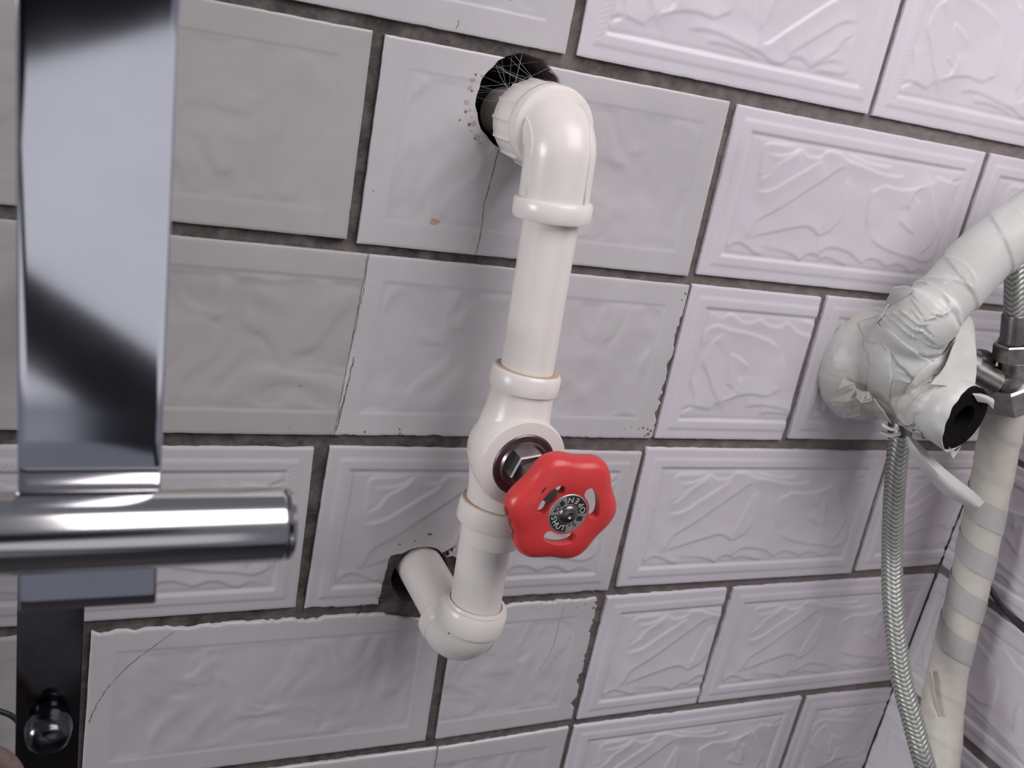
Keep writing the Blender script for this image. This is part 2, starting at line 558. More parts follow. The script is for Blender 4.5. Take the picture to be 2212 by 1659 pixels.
def sheet(P, Fq, holes, Yfun, back, axis='y'):
    """P: (n,2) in-plane mm, faces quads; cut star-shaped holes, add skirts. returns V(m), F"""
    inside = np.zeros(len(P), bool)
    for (c, rf) in holes:
        d = P - c
        r = np.hypot(d[:, 0], d[:, 1])
        inside |= r < rf(np.arctan2(d[:, 1], d[:, 0]))
    keep = ~inside[Fq].all(axis=1)
    Fq = Fq[keep]
    P = P.copy()
    for (c, rf) in holes:
        d = P - c
        a = np.arctan2(d[:, 1], d[:, 0])
        r = np.hypot(d[:, 0], d[:, 1])
        ins = r < rf(a)
        R_ = rf(a)
        P[ins, 0] = c[0] + np.cos(a[ins]) * R_[ins]
        P[ins, 1] = c[1] + np.sin(a[ins]) * R_[ins]
    Y = Yfun(P)
    E = np.concatenate([Fq[:, [0, 1]], Fq[:, [1, 2]], Fq[:, [2, 3]], Fq[:, [3, 0]]])
    key = np.sort(E, axis=1)
    k = key[:, 0].astype(np.int64) * len(P) + key[:, 1]
    _, idx, cnt = np.unique(k, return_index=True, return_counts=True)
    be = E[idx[cnt == 1]]
    bv = np.unique(be)
    remap = -np.ones(len(P), int)
    remap[bv] = len(P) + np.arange(len(bv))
    V = np.zeros((len(P) + len(bv), 3))
    V[:len(P), 0], V[:len(P), 2], V[:len(P), 1] = P[:, 0], P[:, 1], Y
    V[len(P):, 0], V[len(P):, 2], V[len(P):, 1] = P[bv, 0], P[bv, 1], back
    S = np.stack([be[:, 1], be[:, 0], remap[be[:, 0]], remap[be[:, 1]]], 1)
    F = np.concatenate([Fq, S])
    used = np.unique(F)
    rm_ = -np.ones(len(V), int)
    rm_[used] = np.arange(len(used))
    return V[used] * MM, rm_[F]


def gridfaces(nu, nv):
    i, j = np.meshgrid(np.arange(nu - 1), np.arange(nv - 1))
    a = (j * nu + i).ravel()
    return np.stack([a, a + 1, a + nu + 1, a + nu], 1)


def tile_surface(TL, TR, BR, BL, pattern, anchor='full', rot=False, step=0.8, chips=(), seed=0, holes=(), proud=0.0):
    TL, TR, BR, BL = [np.array(q, float) for q in (TL, TR, BR, BL)]
    w = (np.linalg.norm(TR - TL) + np.linalg.norm(BR - BL)) / 2
    h = (np.linalg.norm(TL - BL) + np.linalg.norm(TR - BR)) / 2
    su = np.unique(np.concatenate([[0, 0.35, 0.9, w - 0.9, w - 0.35, w], np.linspace(1.6, w - 1.6, max(4, int(w / step)))]))
    sv = np.unique(np.concatenate([[0, 0.35, 0.9, h - 0.9, h - 0.35, h], np.linspace(1.6, h - 1.6, max(4, int(h / step)))]))
    U, Vv = np.meshgrid(su, sv)
    u, v = U.ravel() / w, Vv.ravel() / h
    P = ((1 - u) * (1 - v))[:, None] * BL + (u * (1 - v))[:, None] * BR + (u * v)[:, None] * TR + ((1 - u) * v)[:, None] * TL
    um, vm = U.ravel(), Vv.ravel()
    # ragged edges
    r = np.random.default_rng(100 + seed)
    for side in 'LRTB':
        amp = 0.10
        for c in chips:
            if c[0] == side: amp = c[1]
        s = vm if side in 'LR' else um
        dist = {'L': um, 'R': w - um, 'B': vm, 'T': h - vm}[side]
        n = vnoise(s / 2.2 + seed * 7, np.full_like(s, seed + ord(side)), 0) * 0.5 + vnoise(s / 7.0 + seed, np.full_like(s, seed + 3 + ord(side)), 1)
        off = amp * np.clip(0.4 + 0.8 * n, 0, 2.2) * np.clip(1 - dist / 5.0, 0, 1)
        if side == 'L': P[:, 0] += off
        if side == 'R': P[:, 0] -= off
        if side == 'B': P[:, 1] += off
        if side == 'T': P[:, 1] -= off
    if anchor == 'full': pu = um * 200 / w
    elif anchor == 'L': pu = um
    elif anchor == 'R': pu = 200 - (w - um)
    else: pu = 60 + um * 0.6
    pv = vm * 100 / h
    if rot:
        pu, pv = 200 - pu, 100 - pv
    # a cut side has no frame, only a small arris
    cutd = np.full_like(um, 1e3)
    if anchor == 'L': cutd = w - um
    if anchor == 'R': cutd = um
    if anchor == 'mid': cutd = np.minimum(um, w - um)
    H = height_a(pu, pv) if pattern == 'a' else height_b(pu, pv, seed)
    H = H - 0.25 * (1 - sstep(cutd, 0, 0.9))
    Yv = -(H + proud)
    F = gridfaces(len(su), len(sv))
    # face orientation: outward is -Y
    return sheet(P, F, holes, lambda P_: Yv, 5.5)


# ------------------------------------------------------------------ setting: walls
def mortar(x0, x1, z0, z1, step, holes, Y0=2.2, back=45.0):
    xs = np.arange(x0, x1 + 0.1, step)
    zs = np.arange(z0, z1 + 0.1, step)
    X, Z = np.meshgrid(xs, zs)
    P = np.stack([X.ravel(), Z.ravel()], 1)
    f = lambda P_: Y0 + 0.35 * vnoise(P_[:, 0] / 6, P_[:, 1] / 6, 0) + 0.25 * vnoise(P_[:, 0] / 2.5, P_[:, 1] / 2.5, 1)
    return sheet(P, gridfaces(len(xs), len(zs)), holes, f, back)


XC = 622.7                                   # the corner between the two tiled walls
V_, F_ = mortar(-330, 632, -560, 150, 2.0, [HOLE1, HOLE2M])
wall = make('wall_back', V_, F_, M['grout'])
tag(wall, 'white tiled wall with dark grout joints that the pipes come out of', 'wall', kind='structure')
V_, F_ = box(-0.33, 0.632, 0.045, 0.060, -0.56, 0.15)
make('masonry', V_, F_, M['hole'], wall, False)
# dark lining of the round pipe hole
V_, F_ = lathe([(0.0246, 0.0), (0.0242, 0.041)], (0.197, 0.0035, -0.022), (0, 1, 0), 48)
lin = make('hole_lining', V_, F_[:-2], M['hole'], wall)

TILES = [
 # name, corners TL TR BR BL (mm on the wall), pattern, anchor, rot, material, opts
 ('r0a', (-200, 107), (10, 107), (10, 6), (-200, 6), 'b', 'full', False, 'tile_b_shaded', dict(step=2)),
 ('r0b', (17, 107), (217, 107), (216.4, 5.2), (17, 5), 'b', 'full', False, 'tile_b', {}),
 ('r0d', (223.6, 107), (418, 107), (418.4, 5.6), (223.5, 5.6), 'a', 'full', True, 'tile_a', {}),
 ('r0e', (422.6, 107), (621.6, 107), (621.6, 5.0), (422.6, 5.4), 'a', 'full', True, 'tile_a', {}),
 ('r1z', (-290, -1), (-89, -1), (-89, -99), (-290, -99), 'b', 'full', False, 'tile_b_shaded', dict(step=2)),
 ('A', (-82, -1.5), (117.9, -1.1), (117.9, -99.5), (-82, -99), 'b', 'full', False, 'tile_b_shaded', {}),
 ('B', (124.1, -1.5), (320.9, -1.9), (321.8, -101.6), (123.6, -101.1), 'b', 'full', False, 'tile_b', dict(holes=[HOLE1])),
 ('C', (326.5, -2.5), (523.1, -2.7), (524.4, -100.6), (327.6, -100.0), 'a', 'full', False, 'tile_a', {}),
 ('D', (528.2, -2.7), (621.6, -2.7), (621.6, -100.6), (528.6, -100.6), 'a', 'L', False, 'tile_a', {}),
 ('E1', (6, -105.9), (129.9, -106.1), (124.5, -205.8), (6, -205.3), 'b', 'L', False, 'tile_b_shaded', dict(chips=[('R', 0.18)])),
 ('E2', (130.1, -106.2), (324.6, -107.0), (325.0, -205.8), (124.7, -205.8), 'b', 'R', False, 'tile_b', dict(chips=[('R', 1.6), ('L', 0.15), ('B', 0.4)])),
 ('E0', (-198, -105.8), (0, -105.8), (0, -205), (-198, -205), 'b', 'full', False, 'tile_b_shaded', dict(step=2)),
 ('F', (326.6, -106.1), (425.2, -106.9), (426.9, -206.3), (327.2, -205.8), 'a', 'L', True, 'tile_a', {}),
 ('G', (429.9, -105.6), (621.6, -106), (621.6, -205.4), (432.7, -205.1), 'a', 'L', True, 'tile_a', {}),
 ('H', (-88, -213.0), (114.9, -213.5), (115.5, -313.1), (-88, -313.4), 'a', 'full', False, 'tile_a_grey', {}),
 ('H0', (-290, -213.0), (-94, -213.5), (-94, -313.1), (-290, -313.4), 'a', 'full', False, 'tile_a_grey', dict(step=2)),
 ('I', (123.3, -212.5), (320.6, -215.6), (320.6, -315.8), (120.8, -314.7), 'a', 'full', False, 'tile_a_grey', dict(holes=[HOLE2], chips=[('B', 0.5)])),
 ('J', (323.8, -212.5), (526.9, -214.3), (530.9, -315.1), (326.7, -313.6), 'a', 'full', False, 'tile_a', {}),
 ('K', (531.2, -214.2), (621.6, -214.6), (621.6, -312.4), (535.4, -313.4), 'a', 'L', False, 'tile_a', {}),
 ('L0', (-200, -320.5), (3, -320.5), (3, -421), (-200, -420.5), 'b', 'full', False, 'tile_b_shaded', dict(step=2)),
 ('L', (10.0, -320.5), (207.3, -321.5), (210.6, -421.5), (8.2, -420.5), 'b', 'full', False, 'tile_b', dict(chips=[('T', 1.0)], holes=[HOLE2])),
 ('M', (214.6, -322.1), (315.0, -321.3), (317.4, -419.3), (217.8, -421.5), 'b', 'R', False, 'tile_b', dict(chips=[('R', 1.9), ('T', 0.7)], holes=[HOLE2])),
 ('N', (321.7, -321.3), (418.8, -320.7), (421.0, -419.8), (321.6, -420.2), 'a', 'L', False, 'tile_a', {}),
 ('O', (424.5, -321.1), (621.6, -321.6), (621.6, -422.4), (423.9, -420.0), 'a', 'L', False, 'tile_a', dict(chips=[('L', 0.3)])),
 ('P0', (-200, -427), (9, -427.5), (9, -528), (-200, -528), 'b', 'full', False, 'tile_b_shaded', dict(step=2)),
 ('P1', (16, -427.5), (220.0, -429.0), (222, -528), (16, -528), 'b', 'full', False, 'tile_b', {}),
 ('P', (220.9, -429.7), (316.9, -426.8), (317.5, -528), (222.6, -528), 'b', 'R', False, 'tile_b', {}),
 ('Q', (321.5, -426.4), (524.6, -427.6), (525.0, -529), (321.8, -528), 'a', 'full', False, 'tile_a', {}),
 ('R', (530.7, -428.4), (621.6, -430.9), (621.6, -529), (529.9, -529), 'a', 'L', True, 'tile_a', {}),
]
tiles = {}
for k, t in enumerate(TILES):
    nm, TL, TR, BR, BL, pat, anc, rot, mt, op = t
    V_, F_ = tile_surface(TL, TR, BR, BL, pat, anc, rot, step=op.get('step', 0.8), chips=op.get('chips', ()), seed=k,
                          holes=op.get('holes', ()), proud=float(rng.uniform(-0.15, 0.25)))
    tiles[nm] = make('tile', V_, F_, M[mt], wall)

# the wall on the right of the corner, seen edge on: same rows, running towards the viewer
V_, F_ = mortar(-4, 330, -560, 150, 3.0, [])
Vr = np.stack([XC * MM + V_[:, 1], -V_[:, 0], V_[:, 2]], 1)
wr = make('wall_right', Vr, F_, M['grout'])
tag(wr, 'white tiled side wall running forward from the corner at the right', 'wall', kind='structure')
rows = [(105, 5.5), (-2.5, -100.5), (-106.3, -206.3), (-211.2, -312.0), (-319.4, -419.8), (-428.7, -529)]
for k, (zt, zb) in enumerate(rows):
    for (a, b, anc) in ([(1.0, 98, 'R'), (103, 300, 'full')] if k % 2 else [(1.0, 196, 'R'), (201, 330, 'L')]):
        V_, F_ = tile_surface((a, zt), (b, zt), (b, zb), (a, zb), 'a', anc, k % 2 == 0, step=0.9, seed=60 + k, chips=[('L', 0.5)])
        Vr = np.stack([XC * MM + V_[:, 1], -V_[:, 0], V_[:, 2]], 1)
        make('tile', Vr, F_, M['tile_a'], wr)


# cracks, chips, stains: thin real pieces lying on the glaze
def tile_y(o, x, z):
    # height of the glaze at a wall point
    hit, loc, nrm, idx = o.ray_cast(Vector((x * MM, -0.02, z * MM)), Vector((0, 1, 0)))
    return loc.y if hit else -0.0006


def crack(tile, pts, w=0.30, name='crack', mat='crack'):
    pts = [(p.x, p.y) for p in spline([(a, b, 0) for a, b in pts], 6)]
    V, F = [], []
    for i, (x, z) in enumerate(pts):
        x += 0.25 * float(vnoise(np.array([i * 0.9]), np.array([x]), 0)[0])
        ww = w * (0.6 + 0.8 * random.random()) / 2
        V += [(( x - ww) * MM, tile_y(tile, x, z) - 0.00008, z * MM), ((x + ww) * MM, tile_y(tile, x, z) - 0.00008, z * MM)]
    for i in range(len(pts) - 1):
        F.append((2 * i, 2 * i + 1, 2 * i + 3, 2 * i + 2))
    return make(name, V, F, M[mat], tile, False)


bpy.context.view_layer.update()
M['dirt'] = material('brown_smear', (0.40, 0.34, 0.33), 0.5)
crack(tiles['B'], [(189.6, -46), (188.5, -61.8), (186.9, -73.9), (188.0, -88.4), (187.0, -100.4)], 0.30)
crack(tiles['L'], [(51.5, -322.6), (45.3, -328.2), (34.1, -338.4), (24.2, -349.3), (17.7, -359.1), (13.5, -369.2), (11.0, -378.1)], 0.40)
crack(tiles['M'], [(290.1, -325.9), (289.7, -340.0), (289.0, -358.0), (282.8, -374.5)], 0.16)
crack(tiles['J'], [(329.5, -260.5), (346.2, -255.2), (359.1, -249.7), (371.0, -240.7)], 0.14)
crack(tiles['r0b'], [(158.0, 10.9), (157.9, 8.4), (157.2, 6.8)], 0.30)
crack(tiles['E1'], [(129.2, -107), (129.9, -120.6), (129.0, -133.0), (128.4, -148.0)], 0.22)
crack(tiles['E2'], [(129.6, -160.8), (128.9, -168.6), (127.8, -181.7), (126.6, -190.0), (125.6, -203.1)], 0.45)
crack(tiles['E2'], [(128.6, -172.0), (124.9 + 2.4, -186.0), (126.6, -196.1)], 0.22)


def patch(tile, x, z, r, mat, name, sx=1.0, sz=1.0, n=11):
    V = [(x * MM, tile_y(tile, x, z) - 0.0001, z * MM)]
    for k in range(n):
        a = 2 * math.pi * k / n
        rr = r * random.uniform(0.55, 1.2)
        X, Z = x + rr * sx * math.cos(a), z + rr * sz * math.sin(a)
        V.append((X * MM, tile_y(tile, X, Z) - 0.00008, Z * MM))
    F = [(0, 1 + k, 1 + (k + 1) % n) for k in range(n)]
    return make(name, V, F, M[mat], tile, False)


patch(tiles['B'], 162.3, -86.2, 2.1, 'stain', 'stain', 1.2, 0.8)
for (x, z, r) in [(313.8, -199.1, 0.5), (316.5, -198.6, 0.8), (320.0, -199.3, 1.0), (322.5, -200.5, 1.1), (321.4, -202.6, 1.2), (319.4, -203.8, 0.7), (308, -198, 0.4),
                  (303.5, -199.5, 0.35), (322.8, -112, 0.8), (321.5, -116, 0.5), (141, -203.5, 0.7), (160.5, -201.8, 0.6), (161, -204, 0.5), (103.7, -178, 0.5)]:
    patch(tiles['E2'] if x > 125 else tiles['E1'], x, z, r, 'chip', 'chip')
for (x, z, r) in [(314.0, -324.6, 1.3), (306, -325, 0.6), (312.6, -328.5, 1.2), (300, -327.5, 0.5), (314.4, -385, 0.5), (300.5, -352, 0.45)]:
    patch(tiles['M'], x, z, r, 'chip', 'chip')
for (x, z, r) in [(180.5, -272.6, 0.7), (189, -268.6, 1.5), (171.5, -274.5, 0.8), (163.6, -300, 0.8), (162.5, -305.5, 0.7), (163.2, -310, 0.8)]:
    patch(tiles['I'], x, z, r, 'chip', 'chip', 1.4, 0.5)
for (x, z, r) in [(170.5, -20, 0.7), (169, -30, 0.9), (171.8, -36, 1.0), (166.5, -34.5, 0.6), (171, -12, 0.8), (176, -42, 0.7)]:
    patch(tiles['B'], x, z, r, 'chip', 'chip')

for k in range(16):
    a_ = math.radians(random.uniform(150, 235))
    rr_ = random.uniform(24.3, 30)
    patch(tiles['B'], 197 + rr_ * math.cos(a_), -22 + rr_ * math.sin(a_), random.uniform(0.4, 1.5), 'dirt', 'dirt_spot')

# behind the viewer: dark shapes added for the chrome's reflections, and the floor
def mirrored(px, py, Y):
    """where the sight line through a pixel goes after bouncing off the chrome strip, at depth Y behind the viewer"""
    d = R.T @ np.array([(px - CX) / FPX, (py - CY) / FPX, 1.0])
    d = d / d[1]
    k = (-0.2 - CAM[1]) + (-0.2 - Y)
    return Vector((d[0] * k, Y, d[2] * k))


a_, b_ = mirrored(20, 150, -1.45), mirrored(400, 40, -1.45)
V_ = []
for i in range(25):
    t = i / 24
    for y0 in (-1.45, -1.47):
        y = y0 + 0.02 * math.sin(i * 1.7)
        x = a_.x - 0.5 + (b_.x - a_.x + 1.0) * t
        zl = a_.z + (b_.z - a_.z) * ((x - a_.x) / (b_.x - a_.x))
        V_ += [Vector((x, y, zl)), Vector((x, y, 0.5))]
F_ = []
for i in range(24):
    o_ = i * 4
    F_ += [(o_, o_ + 4, o_ + 5, o_ + 1), (o_ + 2, o_ + 3, o_ + 7, o_ + 6), (o_, o_ + 2, o_ + 6, o_ + 4), (o_ + 1, o_ + 5, o_ + 7, o_ + 3)]
F_ += [(0, 1, 3, 2), (96, 98, 99, 97)]
o = make('added_dark_sheet', V_, F_, M['stand_in'])  # stand-in sheet, added to darken the mirrored top of the strip
tag(o, 'dark sheet added behind the viewer, seen only as the dark top of the chrome strip', 'added_dark_sheet')
p0, p1 = mirrored(-120, 560, -1.2), mirrored(480, 970, -1.2)
dv = (p1 - p0).normalized()
p0, p1 = p0 - dv * 0.3, p1 + dv * 1.5
if p1.z < -1.19: p1 = p0 + (p1 - p0) * ((-1.19 - p0.z) / (p1.z - p0.z))
o = make('added_dark_bar', *sweep([p0, p0.lerp(p1, .5), p1], 0.052, 4), M['stand_in'], None, False)  # stand-in bar, added to mirror as a dark slanting band
tag(o, 'dark bar added behind the viewer, mirrored as a slanting band in the chrome', 'added_bar')
V_, F_ = box(-1.3, 1.9, -1.62, 0.06, -1.26, -1.2)
o = make('floor', V_, F_, M['floor'], None, False)
tag(o, 'dark floor far below the pipes', 'floor', kind='structure')

# ------------------------------------------------------------------ the white water pipe with its stop valve
pipe = empty('water_pipe', (0.203, -0.046, -0.31))
tag(pipe, 'white plastic water pipe with stop valve and red wheel, running down between two wall holes', 'pipe')


def part(name, VF, mat, parent, smooth=True, sharp=35):
    o = make(name, VF[0], VF[1], M[mat], None, smooth)
    recalc(o)
    if sharp: autosmooth(o, sharp)
    p = parent
    o.parent = p
    if p.parent is None and p.type == 'EMPTY':
        o.matrix_parent_inverse = Matrix.Translation(-Vector(p.location))
    return o


def elbow_path(corner, dir1, len1, dir2, len2, rho, n=14):
    c = Vector(corner)
    d1, d2 = Vector(dir1).normalized(), Vector(dir2).normalized()
    ang = d1.angle(d2)
    tl = rho / math.tan(ang / 2)
    a, b = c + d1 * tl, c + d2 * tl
    bis = (d1 + d2).normalized()
    o = c + bis * (rho / math.sin(ang / 2))
    pts = [c + d1 * len1, c + d1 * (len1 * 0.5 + tl * 0.5)]
    va, vb = a - o, b - o
    for k in range(n + 1):
        t = k / n
        pts.append(o + va.normalized().slerp(vb.normalized(), t) * rho)
    pts += [c + d2 * (len2 * 0.5 + tl * 0.5), c + d2 * len2]
    return pts


P1 = Vector((0.2020, -0.0445, -0.0295))       # corner of the upper elbow
A1 = Vector((0.2045, -0.0455, -0.078))
A2 = Vector((0.2065, -0.047, -0.150))
A3 = Vector((0.2045, -0.049, -0.1905))        # valve centre
A4 = Vector((0.2000, -0.051, -0.240))
A5 = Vector((0.2010, -0.052, -0.283))
P2 = Vector((0.1985, -0.052, -0.3075))        # corner of the lower elbow
down = (A1 - P1).normalized()
PR = 0.0136

# upper elbow
e1 = part('upper_elbow', sweep(elbow_path(P1, down, 0.036, (0, 1, 0), 0.022, 0.0125), 0.0171, 64), 'pvc', pipe)
cb = P1 + down * 0.0305
part('elbow_collar', lathe([(0.0171, 0), (0.0186, 0.0006), (0.0193, 0.0020), (0.0193, 0.0085), (0.0187, 0.0098), (0.0140, 0.0100)], cb, down, 72), 'pvc', e1)


# ribbed socket at the wall
def ribbed(s, a, i):
    k = (a / (2 * math.pi) * 14) % 1.0
    return 0.0009 * min(1.0, max(0.0, (0.10 - abs(k - 0.5)) / 0.04)) - 0.0
rs = [P1 + Vector((0, y, 0)) for y in (0.0165, 0.0170, 0.0195, 0.030, 0.0385, 0.0400)]
part('ribbed_socket', sweep(rs, [0.0178, 0.0198, 0.0205, 0.0207, 0.0205, 0.0196], 168, True, ribbed), 'pvc', e1)
part('socket_shoulder', lathe([(0.0170, 0.0085), (0.0204, 0.0093), (0.0211, 0.0125), (0.0211, 0.0165), (0.0206, 0.0180), (0.0180, 0.0185)], P1, (0, 1, 0), 96), 'pvc', e1)
# moulded seam ridges along both flanks
fr = frames(elbow_path(P1, down, 0.034, (0, 1, 0), 0.016, 0.0125, 20))
for ws, wo in ((-0.97, 0.24), (0.50, 0.87)):
    pts = []
    for (p, n, b, t) in fr:
        side = Vector((1, 0, 0))
        side = (side - t * side.dot(t)).normalized()
        outw = t.cross(side).normalized()
        if outw.dot(Vector((0, -1, -0.2))) < 0 and outw.y > 0: outw = -outw
        pts.append(p + (side * ws + outw * wo).normalized() * 0.0168)
    part('seam_ridge', sweep(pts[0:-2], 0.0009, 10), 'pvc', e1, True, 0)
# faint moulded lettering under the bend is worn past reading: a low raised plate of short strokes
cx_ = P1 + down * 0.0245
part('upper_pipe', sweep([P1 + down * 0.030, A1, A2, A3], PR, 64), 'pvc', pipe)
part('pipe_stub', sweep([P1 + Vector((0, 0.030, 0)), P1 + Vector((0, 0.075, 0))], PR, 48), 'pvc', pipe)


def raised_text(body, size, depth, mat, name, parent, mw):
    cu = bpy.data.curves.new(name, 'FONT')
    cu.body = body
    cu.size = size
    cu.extrude = depth
    cu.align_x = 'CENTER'
    cu.align_y = 'CENTER'
    t = bpy.data.objects.new(name, cu)
    COL.objects.link(t)
    bpy.context.view_layer.update()
    me = bpy.data.meshes.new_from_object(t.evaluated_get(bpy.context.evaluated_depsgraph_get()))
    bpy.data.objects.remove(t)
    me.transform(mw)
    me.name = name
    me.materials.clear()
    me.materials.append(M[mat])
    o = bpy.data.objects.new(name, me)
    COL.objects.link(o)
    o.parent = parent
    return o


# valve body: socket above, socket below, round boss towards the viewer
ax = (A2 - A3).normalized()
vb = part('valve_body', lathe([(0.0162, -0.052), (0.0166, -0.040), (0.0172, -0.022), (0.0190, -0.012), (0.0205, 0.0), (0.0190, 0.012), (0.0170, 0.022), (0.0164, 0.030), (0.0162, 0.0355)],
                              A3, ax, 72), 'pvc', pipe, True, 40)
part('valve_collar', lathe([(0.0160, 0.0333), (0.0178, 0.0338), (0.0181, 0.0355), (0.0181, 0.0420), (0.0173, 0.0434), (0.0169, 0.0440), (0.0150, 0.0442)], A3, ax, 72), 'pvc', vb)
axl = (A4 - A3).normalized()
part('valve_collar', lathe([(0.0168, 0.030), (0.0184, 0.0305), (0.0186, 0.0325), (0.0186, 0.0410), (0.0178, 0.0424), (0.0150, 0.0428)], A3, axl, 72), 'pvc', vb)
for base, dr, s in ((A3, ax, 0.0442), (A3, axl, 0.0303)):
    part('grime_line', lathe([(0.0139, s), (0.0150, s + 0.0003), (0.0164 if s > .04 else 0.0178, s + 0.0004), (0.0164 if s > .04 else 0.0178, s - 0.0004)], base, dr, 64), 'grime', vb)
boss = part('valve_boss', lathe([(0.0005, -0.0215), (0.0085, -0.0205), (0.0155, -0.0165), (0.0205, -0.0085), (0.0226, 0.0), (0.0236, 0.006), (0.0240, 0.0165), (0.0230, 0.0185), (0.0168, 0.0190), (0.0166, 0.0150), (0.0005, 0.0150)],
                                A3, (0, -1, 0), 96), 'pvc', pipe, True, 50)
bon = part('bonnet', lathe([(0.0005, 0.0140), (0.0167, 0.0142), (0.0167, 0.0186), (0.0160, 0.0194), (0.0132, 0.0198), (0.0124, 0.0212), (0.0005, 0.0214)],
                           A3, (0, -1, 0), 72), 'steel', pipe, True, 30)


def hexprism(r, s0, s1, origin, axis, ch=0.0008, up=None, seg=6):
    return lathe([(r - ch, s0), (r, s0 + ch), (r, s1 - ch), (r - ch, s1)], origin, axis, seg, up=up)


part('bonnet_nut', hexprism(0.0112, 0.0195, 0.0290, A3, (0, -1, 0), 0.0008, (0.35, 0, 1)), 'steel', bon, False, 0)
part('gland_nut', hexprism(0.0082, 0.0288, 0.0360, A3, (0, -1, 0), 0.0006, (0.1, 0, 1)), 'steel', bon, False, 0)
part('stem', lathe([(0.0042, 0.034), (0.0042, 0.050)], A3, (0, -1, 0), 24), 'steel', bon)
part('lower_pipe', sweep([A3, A4, A5, A5.lerp(P2, 0.35)], PR + 0.0004, 64), 'pvc', pipe)

# handwheel
WC = Vector((0.2172, -0.0985, -0.2014))
WC = Vector((WC.x, WC.y, WC.z))


def wheel_R(a, r):
    l = 1.0 + 0.055 * math.cos(6 * (a - math.radians(55)))
    return r * (1 + (l - 1) * min(1.0, max(0.0, (r - 0.014) / 0.008)))


prof = [(0.0003, 0.0), (0.0090, 0.0), (0.0105, -0.0006), (0.0185, -0.0009), (0.0215, -0.0004), (0.0245, 0.0004), (0.0265, 0.0014), (0.0282, 0.0036), (0.0290, 0.0066), (0.0288, 0.0098),
        (0.0274, 0.0122), (0.0252, 0.0126), (0.0240, 0.0108), (0.0228, 0.0072), (0.0205, 0.0048), (0.0105, 0.0044), (0.0070, 0.0060), (0.0065, 0.0120), (0.0003, 0.0120)]
V, F = [], []
seg = 144
for (r, s) in prof:
    for k in range(seg):
        a = 2 * math.pi * k / seg
        rr = wheel_R(a, r)
        V.append(Vector((WC.x + rr * math.cos(a), WC.y + s, WC.z + rr * math.sin(a))))
for i in range(len(prof) - 1):
    for k in range(seg):
        k2 = (k + 1) % seg
        F.append((i * seg + k, i * seg + k2, (i + 1) * seg + k2, (i + 1) * seg + k))
F.append(tuple(range(seg)))
F.append(tuple(reversed(range((len(prof) - 1) * seg, len(prof) * seg))))
wheel = make('handwheel', V, F, M['red'])
recalc(wheel)


def slot_cutter(a0, half, rc, hw):
    pts = []
    n = 14
    for k in range(n + 1):
        a = a0 - half + 2 * half * k / n
        pts.append((a, rc + hw))
    out = [(math.cos(a) * r, math.sin(a) * r) for a, r in pts]
    ce = (math.cos(a0 + half) * rc, math.sin(a0 + half) * rc)
    for k in range(1, 8):
        t = math.pi * k / 8
        ang = a0 + half + t
        out.append((ce[0] + hw * math.cos(ang), ce[1] + hw * math.sin(ang)))
    for k in range(n + 1):
        a = a0 + half - 2 * half * k / n
        out.append((math.cos(a) * (rc - hw), math.sin(a) * (rc - hw)))
    cs = (math.cos(a0 - half) * rc, math.sin(a0 - half) * rc)
    for k in range(1, 8):
        t = math.pi * k / 8
        ang = a0 - half + math.pi + t
        out.append((cs[0] + hw * math.cos(ang), cs[1] + hw * math.sin(ang)))
    m = len(out)
    V = [Vector((WC.x + x, WC.y - 0.01, WC.z + z)) for x, z in out] + [Vector((WC.x + x, WC.y + 0.02, WC.z + z)) for x, z in out]
    F = [tuple(range(m)), tuple(reversed(range(m, 2 * m)))] + [(k, (k + 1) % m, m + (k + 1) % m, m + k) for k in range(m)]
    return V, F


cut = make('cutter', *merge(*[slot_cutter(math.radians(d), math.radians(25), 0.0144, 0.0030) for d in (145, 23, -97)]), M['red'])
recalc(cut)
bo = wheel.modifiers.new('b', 'BOOLEAN')
bo.object = cut
bo.operation = 'DIFFERENCE'
bo.solver = 'EXACT'
evaluated(wheel)
bpy.data.objects.remove(cut)
wheel.data.polygons.foreach_set('use_smooth', [True] * len(wheel.data.polygons))
autosmooth(wheel, 40)
wheel.parent = pipe
wheel.matrix_parent_inverse = Matrix.Translation(-Vector(pipe.location))
tag(wheel, 'red six-lobed handwheel with three curved slots')
dialp = part('dial_plate', lathe([(0.0003, -0.0004), (0.0003, 0.0009), (0.0103, 0.0009), (0.0107, 0.0005), (0.0107, -0.0004)], WC, (0, -1, 0), 64), 'dial', wheel, True, 30)
dialp.parent = wheel
DY = WC.y - 0.00102


def sector(a0, a1, r0, r1, dy=0.0):
    V, F = [], []
    n = max(2, int(abs(a1 - a0) / 4))
    for k in range(n + 1):
        a = math.radians(a0 + (a1 - a0) * k / n)
        V += [(WC.x + r0 * math.cos(a), DY + dy, WC.z + r0 * math.sin(a)), (WC.x + r1 * math.cos(a), DY + dy, WC.z + r1 * math.sin(a))]
    for k in range(n):
        F.append((2 * k, 2 * k + 1, 2 * k + 3, 2 * k + 2))
    return [Vector(v) for v in V], F


def poly(pts):
    return [Vector((WC.x + r * math.cos(math.radians(a)), DY, WC.z + r * math.sin(math.radians(a)))) for a, r in pts], [tuple(range(len(pts)))]


prints = merge(sector(2, 106, 0.0055, 0.0099), sector(183, 272, 0.0055, 0.0099),
               poly([(116, .0064), (122, .0090), (134, .0086), (140, .0066), (134, .0058)]),
               poly([(-12, .0060), (-10, .0085), (-26, .0090), (-36, .0068), (-26, .0056)]),
               poly([(164, .0078), (168, .0088), (172, .0078), (168, .0068)]),
               poly([(-76, .0064), (-72, .0073), (-68, .0064), (-72, .0055)]))
make('dial_print', prints[0], prints[1], M['dial_black'], wheel, False)


